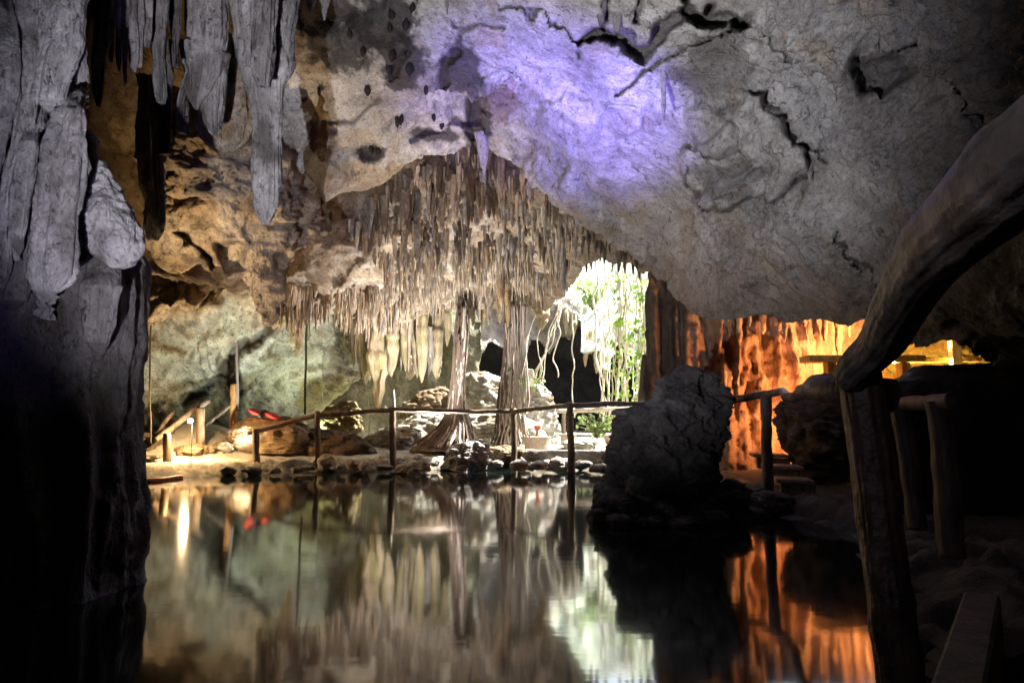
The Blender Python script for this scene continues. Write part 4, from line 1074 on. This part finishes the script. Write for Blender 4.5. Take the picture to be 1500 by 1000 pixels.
fence = thing("wooden_railing", "long rustic log railing along the far bank of the pond", "railing")
posts = ((375, 630, 688, 15.1, 5), (466, 604, 676, 15.3, 4.2), (576, 599, 674, 15.5, 4.8), (753, 600, 672, 15.6, 4.4), (836, 592, 690, 14.7, 5.2))
for k, (x, yt, yb, Y, w) in enumerate(posts):
    mb = MB(); a = np.array(U(x - 1, yt - 2, Y)); b_ = np.array(U(x + 1, yb + 3, Y)); b_[2] = min(b_[2], float(ground_z(b_[0], b_[1])) - .12)
    log(mb, [a, (a + b_) / 2, b_], w * Y / 1000, 24, 400 + k); mb.build("post", M_WOOD, fence)
rails = [[(362, 634, 15.1), (376, 630, 15.1), (420, 620, 15.2), (467, 606, 15.3)], [(460, 608, 15.3), (520, 604, 15.4), (577, 600, 15.5)], [(570, 600, 15.5), (660, 602, 15.55), (757, 602, 15.6)], [(748, 603, 15.6), (800, 597, 15.1), (838, 593, 14.7)], [(830, 593, 14.7), (880, 592, 14.5), (950, 590, 14.3)]]
for k, rl in enumerate(rails):
    mb = MB(); log(mb, [U(*p) for p in rl], .055 if k < 2 else .05, 40, 420 + k, (.26, .17, .10) if k < 2 else WD, WD2 if k else (.34, .26, .17), wob=.03); mb.build("rail", M_WOOD, fence)

ramp = thing("wooden_railing", "short sloping log railing around the glowing lamp", "railing")
for k, (x, yt, yb, Y, w, c) in enumerate(((245, 634, 694, 14.8, 5.5, WD), (294, 597, 652, 16.0, 6, (.24, .16, .09)), (220, 604, 640, 17.0, 4, (.3, .12, .07)), (252, 610, 640, 16.5, 4, WD))):
    mb = MB(); a = np.array(U(x - 1, yt, Y)); b_ = np.array(U(x + 1, yb + 2, Y)); b_[2] -= .15; log(mb, [a, (a + b_) / 2, b_], w * Y / 1000, 24, 440 + k, c); mb.build("post", M_WOOD, ramp)
for k, rl in enumerate(([(228, 644, 15.4), (250, 628, 15.7), (285, 600, 16.1), (306, 586, 16.4)], [(232, 636, 15.8), (246, 612, 16.2), (254, 603, 16.4)], [(298, 626, 16.5), (320, 608, 16.8), (340, 592, 17.0)])):
    mb = MB(); log(mb, [U(*p) for p in rl], (.065, .05, .045)[k], 30, 450 + k, (.2, .15, .11)); mb.build("rail", M_WOOD, ramp)
mb = MB(); a = U(342, 562, 17.0); b_ = np.array(U(342, 636, 17.0)); log(mb, [a, (a + b_) / 2, b_], .085, 24, 460, (.46, .24, .08), (.36, .17, .06)); tag(mb.build("wooden_post", M_WOOD), "thick orange wooden post at the top of the sloping railing", "post")

# second, pale railing behind under the skylight
t_ = thing("wooden_railing", "pale log railing in the sun behind the far bank", "railing")
mb = MB(); log(mb, [U(815, 602, 20.8), U(880, 600, 21), U(960, 597, 21)], .07, 30, 470, (.5, .44, .36), (.4, .34, .28)); mb.build("rail", M_WOOD, t_)
for x in (826, 905): mb = MB(); log(mb, [U(x, 600, 20.95), U(x, 630, 20.95), U(x, 656, 20.95)], .06, 16, 471 + x, (.42, .36, .3), (.34, .28, .22)); mb.build("post", M_WOOD, t_)
for (x, ya, yb, w, lab) in ((948, 415, 580, .07, "thin dark leaning trunk in front of the leafy vine curtain"), (941, 520, 590, .12, "dark upright stump beside the rock stack under the skylight")):
    mb = MB(); log(mb, [U(x + 8, ya, 17.5), U(x + 3, (ya + yb) / 2, 17.5), U(x - 2, yb + 40, 17.5)], w, 30, 480 + x, (.10, .08, .06), (.06, .05, .04)); tag(mb.build("tree_trunk", M_ROOT), lab, "tree trunk")

# near railing on the right
nearr = thing("wooden_railing", "close foreground railing of thick dark polished logs", "railing")
NL, NL2 = (.13, .095, .08), (.055, .042, .038)
mb = MB(); log(mb, [U(1259, 548, 1.62), U(1280, 700, 1.6), U(1300, 850, 1.57), U(1325, 1060, 1.53), U(1345, 1300, 1.5)], [.047] * 240, 240, 500, (.07, .042, .034), (.035, .025, .025), 72, .05, .006, .10); mb.build("post", M_LOG, nearr)
mb = MB(); log(mb, [U(1238, 566, 1.60), U(1252, 541, 1.57), U(1283, 508, 1.50), U(1318, 440, 1.32), U(1360, 372, 1.14), U(1420, 312, .99), U(1500, 248, .86), U(1660, 120, .72), np.array([.95, .35, 1.78]), np.array([1.3, -.3, 2.1])], np.interp(np.linspace(0, 1, 300), [0, .01, .03, .08, .18, .34, 1], [.020, .036, .042, .047, .052, .064, .066]), 300, 501, (.20, .175, .165), (.11, .095, .09), 84, .06, .012, .09); mb.build("rail", M_LOG, nearr)
mb = MB(); log(mb, [U(1300, 575, 1.7), U(1260, 568, 1.75), U(1215, 566, 2.4), U(1180, 572, 4.6), U(1150, 580, 7.6), U(1122, 577, 9.0), U(1082, 584, 9.3)], np.interp(np.linspace(0, 1, 70), [0, .2, 1], [.04, .045, .05]), 70, 502, NL, NL2, 16, .25, .03); mb.build("rail", M_LOG, nearr)
mb = MB(); log(mb, [U(1122, 578, 9.0), U(1123, 650, 9.0), U(1125, 730, 9.0)], .072, 30, 503, NL, NL2, 14, .2); mb.build("post", M_WOOD, nearr)
back = thing("wooden_railing", "two dark posts with a low rail along the far side of the dark path", "railing")
for k, (x, yt, yb, Y, w) in enumerate(((1318, 590, 775, 5.3, .07), (1372, 588, 815, 4.4, .075))):
    mb = MB(); log(mb, [U(x, yt, Y), U(x + 14, (yt + yb) / 2, Y), U(x + 26, yb, Y)], w, 30, 510 + k, (.10, .065, .05), (.06, .045, .04), 14, .2); mb.build("post", M_WOOD, back)
mb = MB(); log(mb, [U(1300, 592, 5.8), U(1345, 590, 4.9), U(1400, 586, 4.1)], .05, 24, 515, NL, NL2, 12, .2); mb.build("rail", M_WOOD, back)

# ================================================================== SMALL THINGS
# lamp
lamp_o = thing("flood_lamp", "small glowing lamp on a stake beside the sloping railing", "lamp")
lp = U(280, 616, 15.0)
mb = MB(); tube(mb, path([lp + [0, .06, -.06], lp + [0, .08, -.5], lp + [0, .08, -1.2]], 10), .010, 8, (.05, .05, .05)); mb.build("stake", M_BLACK, lamp_o)
mb = MB(); tube(mb, [lp + [0, .02, 0], lp + [0, .05, 0], lp + [0, .12, 0]], [.06, .055, .03], 16, (.05, .05, .05)); mb.build("housing", M_BLACK, lamp_o)
mb = MB()
th_, ph_ = np.meshgrid(np.linspace(.05, math.pi - .05, 12), np.arange(16) / 16 * 2 * math.pi, indexing='ij')
sv = np.stack([np.sin(th_) * np.cos(ph_), np.sin(th_) * np.sin(ph_), np.cos(th_)], -1).reshape(-1, 3)
sq, st_ = ringgrid(12, 16)
def ball(mb, c, r, col=(.5, .5, .5)):
    v = sv * np.asarray(r) + np.asarray(c); mb.add(np.concatenate([v, [v[:16].mean(0)], [v[-16:].mean(0)]]), sq, st_, col)
ball(mb, lp + [0, -.03, 0], .05); mb.build("bulb", emit_mat("lamp_glow", (1, .86, .6), 9), lamp_o)

# red life jacket
lj = thing("life_jacket", "red life jacket with a black strap lying on the brown boulder", "life jacket")
c0 = np.array(U(388, 607, 16.5))
for sx, tz in ((-1, .05), (1, -.03)):
    mb = MB(); v, q_, tt_ = spindle([(601, 386, 390), (604, 372, 404), (608, 367, 409), (613, 372, 404), (616, 384, 392)], 16.5, nr=16, ns=28, k=.8, amp=.02, sc=4, seed=3 + sx)
    v = v - v.mean(0); a = sx * -.12; v = np.stack([v[:, 0] * .58, v[:, 1] * .8, v[:, 2] * .62 + v[:, 0] * -.22], -1); v += c0 + np.array([sx * .2, 0, tz])
    mb.add(v, q_, tt_); mb.build("panel", M_RED, lj)
mb = MB(); tube(mb, path([c0 + [-.03, -.28, -.06], c0 + [-.02, -.2, .04], c0 + [0, -.05, .075], c0 + [.02, .2, .04]], 14), .045, 10); mb.build("strap", M_BLACK, lj)

# white board on the boulder
mb = MB(); c0 = np.array(U(776, 553, 20.1)); box(mb, c0, (.135, 0, -.02), (.0, .018, .0), (-.03, 0, .26)); sg = thing("notice_board", "small blank white board leaning on top of the sunlit boulder", "board")
mb.build("panel", M_WHITE, sg, False); mb = MB(); box(mb, c0 + [.03, .03, -.33], (.02, 0, 0), (0, .012, 0), (0, 0, .26), (.3, .25, .2)); mb.build("stake", M_WOOD, sg, False)
# red pot on a stone trough
def lathe(mb, c, prof, ns=24, col=(.4, .3, .2)):
    prof = np.asarray(prof, float); ph = np.arange(ns) / ns * 2 * np.pi
    v = np.stack([prof[:, :1] * np.cos(ph), prof[:, :1] * np.sin(ph), prof[:, 1:] + 0 * ph], -1).reshape(-1, 3) + np.asarray(c)
    q_, t2 = ringgrid(len(prof), ns); v = np.concatenate([v, [v[:ns].mean(0)], [v[-ns:].mean(0)]]); mb.add(v, q_, t2, col)
c0 = np.array(U(787, 629, 17.6)); c0[2] -= .17
mb = MB(); lathe(mb, c0, .8 * np.array([(.07, 0), (.08, .02), (.05, .06), (.045, .16), (.09, .24), (.12, .32), (.125, .34), (.105, .34), (.08, .25), (.02, .2)]), col=(.40, .13, .08)); tag(mb.build("goblet", M_CLAY), "small red clay goblet standing on the stone trough", "goblet")
mb = MB(); c1 = np.array(c0); c1[2] -= .35; lathe(mb, c1, [(.30, -.1), (.33, .1), (.34, .3), (.36, .33), (.36, .345), (.30, .345), (.28, .25), (.1, .24)], 28, (.40, .33, .27)); tag(mb.build("stone_trough", M_CLAY), "round grey stone trough at the foot of the sunlit boulder", "trough")
for (x, Y, lab, s) in ((832, 19.5, "squat grey pot at the foot of the pale railing", 1.0), (895, 20, "brown clay pot among the sunlit bush leaves", .9)):
    c0 = np.array(U(x, 648, Y)); c0[2] = .38
    mb = MB(); lathe(mb, c0, np.array([(.14, 0), (.19, .1), (.22, .28), (.24, .30), (.24, .33), (.20, .33), (.18, .28), (.05, .27)]) * s, 22, (.36, .28, .22)); tag(mb.build("clay_pot", M_CLAY), lab, "pot")

# jetty and floating orange boom at the left
t_ = thing("jetty", "low dark jetty with a plank deck between rock column and lamp", "jetty")
a = np.array(W0(196, 690, .12)); mb = MB()
for k in range(7): box(mb, [-9.0 + .0 * k, 14.4 + .17 * k, .34], (1.35, 0, 0), (0, .078, 0), (0, 0, .022), np.array((.20, .15, .10)) * (.8 + .1 * (k % 4)))
mb.build("deck", M_WOOD, t_, False)
mb = MB(); box(mb, [-9.05, 14.33, .2], (1.3, 0, 0), (0, .03, 0), (0, 0, .11), (.05, .04, .03)); mb.build("beam", M_WOOD, t_, False)
for x in (-9.9, -8.0): mb = MB(); log(mb, [(x, 14.45, .3), (x, 14.45, 0), (x, 14.45, -.6)], .06, 12, 5); mb.build("leg", M_WOOD, t_)
mb = MB(); log(mb, [W0(150, 706, .02), W0(230, 703, .02), W0(266, 699, .02)], .05, 30, 7, (.50, .15, .05), (.40, .12, .05)); tag(mb.build("floating_pole", M_WOOD), "orange pole floating on the water in front of the jetty", "pole")

# plank steps, timber bench and alcove things at the right
t_ = thing("plank_steps", "low wooden plank steps beside the big rounded boulder", "steps")
for k, (x0, x1, y, Y, c) in enumerate(((1100, 1150, 655, 10.6, (.34, .22, .13)), (1118, 1172, 668, 9.9, (.42, .32, .2)), (1132, 1186, 681, 9.2, (.36, .27, .18)))):
    a, b_ = np.array(U(x0, y, Y)), np.array(U(x1, y + 4, Y - .25)); mb = MB(); z = .62 - .12 * k
    m = (a + b_) / 2; m[2] = z; h = (b_ - a) / 2; h[2] = 0
    box(mb, m, h, (.05, .24, 0), (0, 0, .025), c); tr = mb.build("tread", M_WOOD, t_, False)
    mb = MB(); box(mb, m + [0, -.19, -.11], h * .95, (.0, .02, 0), (0, 0, .08), np.array(c) * .7); mb.build("riser", M_WOOD, t_, False)
YW = (.62, .45, .16)
t_ = thing("timber_bench", "yellow lit timber bench with a thick top in front of the ribbed curtain", "bench")
c0 = np.array(U(1262, 526, 11.6))
mb = MB(); box(mb, c0, (.98, 0, -.0), (0, .2, 0), (0, 0, .055), YW); mb.build("top", M_WOOD, t_, False)
for dx in (-.55, .7): mb = MB(); box(mb, c0 + [dx, 0, -.21], (.07, 0, 0), (0, .1, 0), (0, 0, .15), YW); mb.build("leg", M_WOOD, t_, False)
mb = MB(); box(mb, c0 + [.05, -.05, -.42], (.9, 0, 0), (0, .22, 0), (0, 0, .06), YW); mb.build("foot_board", M_WOOD, t_, False)
t_ = thing("handrail", "yellow lit timber handrail with a white square post in the alcove", "railing")
a, b_ = np.array(U(1290, 528, 12.6)), np.array(U(1436, 526, 12.8)); mb = MB(); box(mb, (a + b_) / 2, (b_ - a) / 2, (0, .06, 0), (0, 0, .045), YW); mb.build("rail", M_WOOD, t_, False)
c0 = np.array(U(1399, 516, 12.5)); mb = MB(); box(mb, c0 + [0, 0, -.25], (.085, 0, 0), (0, .07, 0), (0, 0, .48), (.78, .7, .5)); mb.build("post", M_WHITE, t_, False)
a, b_ = np.array(U(1285, 552, 12.2)), np.array(U(1360, 552, 12.4)); mb = MB(); box(mb, (a + b_) / 2, (b_ - a) / 2, (0, .06, 0), (0, 0, .06), YW); mb.build("lower_rail", M_WOOD, t_, False)
# concrete kerb block near the lower right corner
mb = MB(); a = W0(1440, 890, .32); b_ = W0(1395, 1080, .32); d = (b_ - a); d /= np.linalg.norm(d); w_ = np.array([d[1], -d[0], 0]) * -1
box(mb, (a + b_) / 2 + [0, 0, -.1], (b_ - a) / 2, w_ * .07, (0, 0, .17), (.24, .22, .19), .012); tag(mb.build("concrete_kerb", M_CONC, None, False), "rough concrete kerb block at the end of the dark path", "kerb")

# bats
bm_ = MB()
tz = np.linspace(0, 1, 14); pr = np.interp(tz, [0, .08, .2, .45, .68, .82, .9, 1], [.04, .07, .12, .21, .22, .14, .13, .04])
ph = np.arange(14) / 14 * 2 * np.pi
rad = pr[:, None] * (1 + .22 * np.cos(2 * ph)[None] * np.sin(np.pi * tz)[:, None])
v = np.stack([rad * np.cos(ph), rad * .75 * np.sin(ph), -tz[:, None] + 0 * rad], -1).reshape(-1, 3)
q_, t2 = ringgrid(14, 14); bm_.add(np.concatenate([v, [[0, 0, .0]], [[0, 0, -1.]]]), q_, t2)
for s in (-1, 1):   # folded wings, feet and ears of the same body
    wv_ = []
    for tzz, w0, w1 in ((-.10, .04, .08), (-.35, .12, .25), (-.6, .14, .30), (-.78, .09, .20), (-.9, .06, .08)):
        wv_ += [(s * w0, -.17, tzz), (s * w1, -.03, tzz), (s * w1 * .8, .12, tzz)]
    f = []
    for a in range(4):
        for b2 in range(2): f.append((a * 3 + b2, a * 3 + b2 + 1, a * 3 + b2 + 4, a * 3 + b2 + 3))
    bm_.add(wv_, f)
    tube(bm_, [(s * .06, 0, .06), (s * .06, 0, 0), (s * .07, 0, -.1)], .03, 6)
    tube(bm_, [(s * .06, -.03, -.9), (s * .08, -.03, -.97), (s * .09, -.03, -1.05)], [.04, .03, .006], 6)
bat_me = bm_.mesh("bat"); bat_me.materials.append(M_BAT)
from mathutils.bvhtree import BVHTree
bpy.context.view_layer.update()
BV = BVHTree.FromPolygons([v.co for v in oA.data.vertices], [p.vertices for p in oA.data.polygons])
for (x, y, s, lab) in ((595, 36, 19, "lone bat hanging high, near the top edge of the ceiling"), (511, 49, 17, "bat in the dim area nearest the dark stalactite tips"), (533, 75, 17, "bat hanging between the sooty patch and the dim area"), (578, 82, 22, "largest bat of the cluster on the sooty patch"),
                       (570, 99, 20, "lowest bat of the cluster on the sooty patch"), (596, 76, 20, "bat on the upper side of the sooty cluster"), (601, 100, 22, "bat on the outer side of the sooty cluster"), (538, 131, 19, "single bat on clean rock below the dim area"), (624, 131, 15, "small bat on clean rock beside the sooty hollow"),
                       (581, 178, 18, "darker bat of the pair hanging side by side"), (589, 175, 17, "slightly higher bat of the pair hanging side by side"), (634, 171, 15, "slim bat right of the side by side pair"), (648, 183, 13, "small bat lowest towards the vault peak"), (544, 217, 16, "left bat inside the small round hollow"),
                       (553, 219, 15, "right bat inside the small round hollow"), (467, 134, 14, "bat at the shadow border beside the broad stalactite"), (606, 12, 18, "bat cut by the top edge among the stalactite tips"), (571, 22, 18, "topmost bat on the sooty streak"), (570, 40, 16, "second bat down on the sooty streak")):
    o = bpy.data.objects.new("bat", bat_me); COL.objects.link(o)
    hit = BV.ray_cast(Vector((0, 0, CAMZ)), (Vector(U(x, y, 1.0)) - Vector((0, 0, CAMZ))).normalized())
    Y = (hit[0].y if hit[0] else float(fA(x, y))) - .10; o.location = U(x, y - s / 2, Y); L = s * Y / 1000 * 1.1; o.scale = (L * rv.uniform(.65, 1.05), L * .85, L); o.rotation_euler = (.1, rv.normal() * .12, rv.normal() * .7)
    tag(o, lab, "bat", "bats hanging from the ceiling")

# ================================================================== LIGHT
w = bpy.data.worlds.new("World"); scene.world = w; w.use_nodes = True
N = w.node_tree.nodes; sk = N.new("ShaderNodeTexSky"); sk.sky_type = 'NISHITA'; sk.sun_disc = False
SD = Vector((-.6, -.2, -.77)).normalized()
sk.sun_elevation = math.asin(-SD.z); sk.sun_rotation = math.atan2(-SD.x, -SD.y)
hs = N.new("ShaderNodeHueSaturation"); hs.inputs["Saturation"].default_value = .45   # desaturated so the daylight comes in less blue
w.node_tree.links.new(sk.outputs[0], hs.inputs["Color"]); w.node_tree.links.new(hs.outputs[0], N["Background"].inputs[0]); N["Background"].inputs[1].default_value = .15
sl_ = bpy.data.lights.new("sun", 'SUN'); sl_.energy = 5; sl_.angle = math.radians(.53); sl_.color = (1, .95, .86)
so_ = bpy.data.objects.new("sun", sl_); COL.objects.link(so_); so_.rotation_euler = SD.to_track_quat('-Z', 'Y').to_euler(); so_.location = (5, 25, 20)


def spot(name, loc, tgt, e, c, ang, blend=1.0, size=.05):
    l = bpy.data.lights.new(name, 'SPOT'); l.energy = e; l.color = c; l.spot_size = math.radians(ang); l.spot_blend = blend; l.shadow_soft_size = size
    o = bpy.data.objects.new(name, l); COL.objects.link(o); o.location = loc
    o.rotation_euler = (Vector(tgt) - Vector(loc)).to_track_quat('-Z', 'Y').to_euler(); return o


def point(name, loc, e, c, size=.05):
    l = bpy.data.lights.new(name, 'POINT'); l.energy = e; l.color = c; l.shadow_soft_size = size
    o = bpy.data.objects.new(name, l); COL.objects.link(o); o.location = loc; return o


def Ut(*a): return tuple(U(*a))


spot("cool_floor_lamp", (-1.5, 1.1, .25), Ut(775, 85, 9), 520, (.90, .90, .99), 76, 1.0, .03)
spot("purple_lamp", (1.0, 4.0, .25), Ut(815, 180, 9), 1250, (.27, .20, 1.0), 35, 1.0, .05)
spot("violet_column_lamp", (-1.3, 1.2, .25), Ut(75, 170, 4.2), 17, (.40, .33, 1.0), 54, 1.0, .03)
spot("log_fill", (-.35, .35, 1.75), Ut(1360, 390, 1.1), 1.5, (.95, .88, 1.0), 56, 1.0, .05)  # added fill that lifts the dark near rail, no fixture behind it
spot("path_fill", (1.35, 2.7, .9), Ut(1080, 690, 8.3), 1.1, (.9, .88, 1.0), 80, 1.0, .05)  # unseen weak fill, added to brighten the rock stack and path
point("lamp_light", lp + np.array([0, -.12, -.03]), 65, (1, .66, .32), .04)
spot("left_orange_lamp", Ut(150, 668, 7.4), Ut(350, 375, 9.6), 165, (1, .72, .42), 70, 1.0)
spot("left_wall_lamp", Ut(470, 634, 18.15), Ut(420, 470, 18), 42, (.95, 1, .68), 165, 1.0)
spot("shore_fill", Ut(345, 668, 15.6), Ut(330, 450, 17), 84, (.95, 1, .90), 118, 1.0)  # added fill for the left wall, no fixture on the shore
spot("ceiling_fill", Ut(640, 668, 15.9), Ut(600, 380, 16.3), 430, (1, .94, .86), 118, 1.0)  # added fill standing in for daylight bounced up to the fringe
spot("orange_lamp", Ut(1236, 640, 11.2), Ut(1110, 500, 12.9), 78, (1, .37, .13), 165, 1.0)
spot("amber_lamp", Ut(1300, 502, 11.5), Ut(1150, 480, 12.9), 75, (1, .43, .15), 160, 1.0)
point("yellow_lamp", Ut(1310, 560, 13.6), 230, (1, .58, .12), .08)

pl = bpy.data.lights.new("skylight_portal", 'AREA'); pl.shape = 'RECTANGLE'; pl.size = 15; pl.size_y = 20.5; pl.cycles.is_portal = True
po = bpy.data.objects.new("skylight_portal", pl); COL.objects.link(po); po.location = (6.2, 26.3, 10.6)

# ================================================================== RENDER SETTINGS
scene.view_settings.view_transform = 'Standard'; scene.view_settings.look = 'None'; scene.view_settings.gamma = 1
scene.view_settings.exposure = 2.85
scene.cycles.use_denoising = True; scene.cycles.use_adaptive_sampling = False
scene.cycles.max_bounces = 6; scene.cycles.diffuse_bounces = 2; scene.cycles.glossy_bounces = 3
scene.cycles.sample_clamp_indirect = 6; scene.cycles.caustics_reflective = False; scene.cycles.caustics_refractive = False
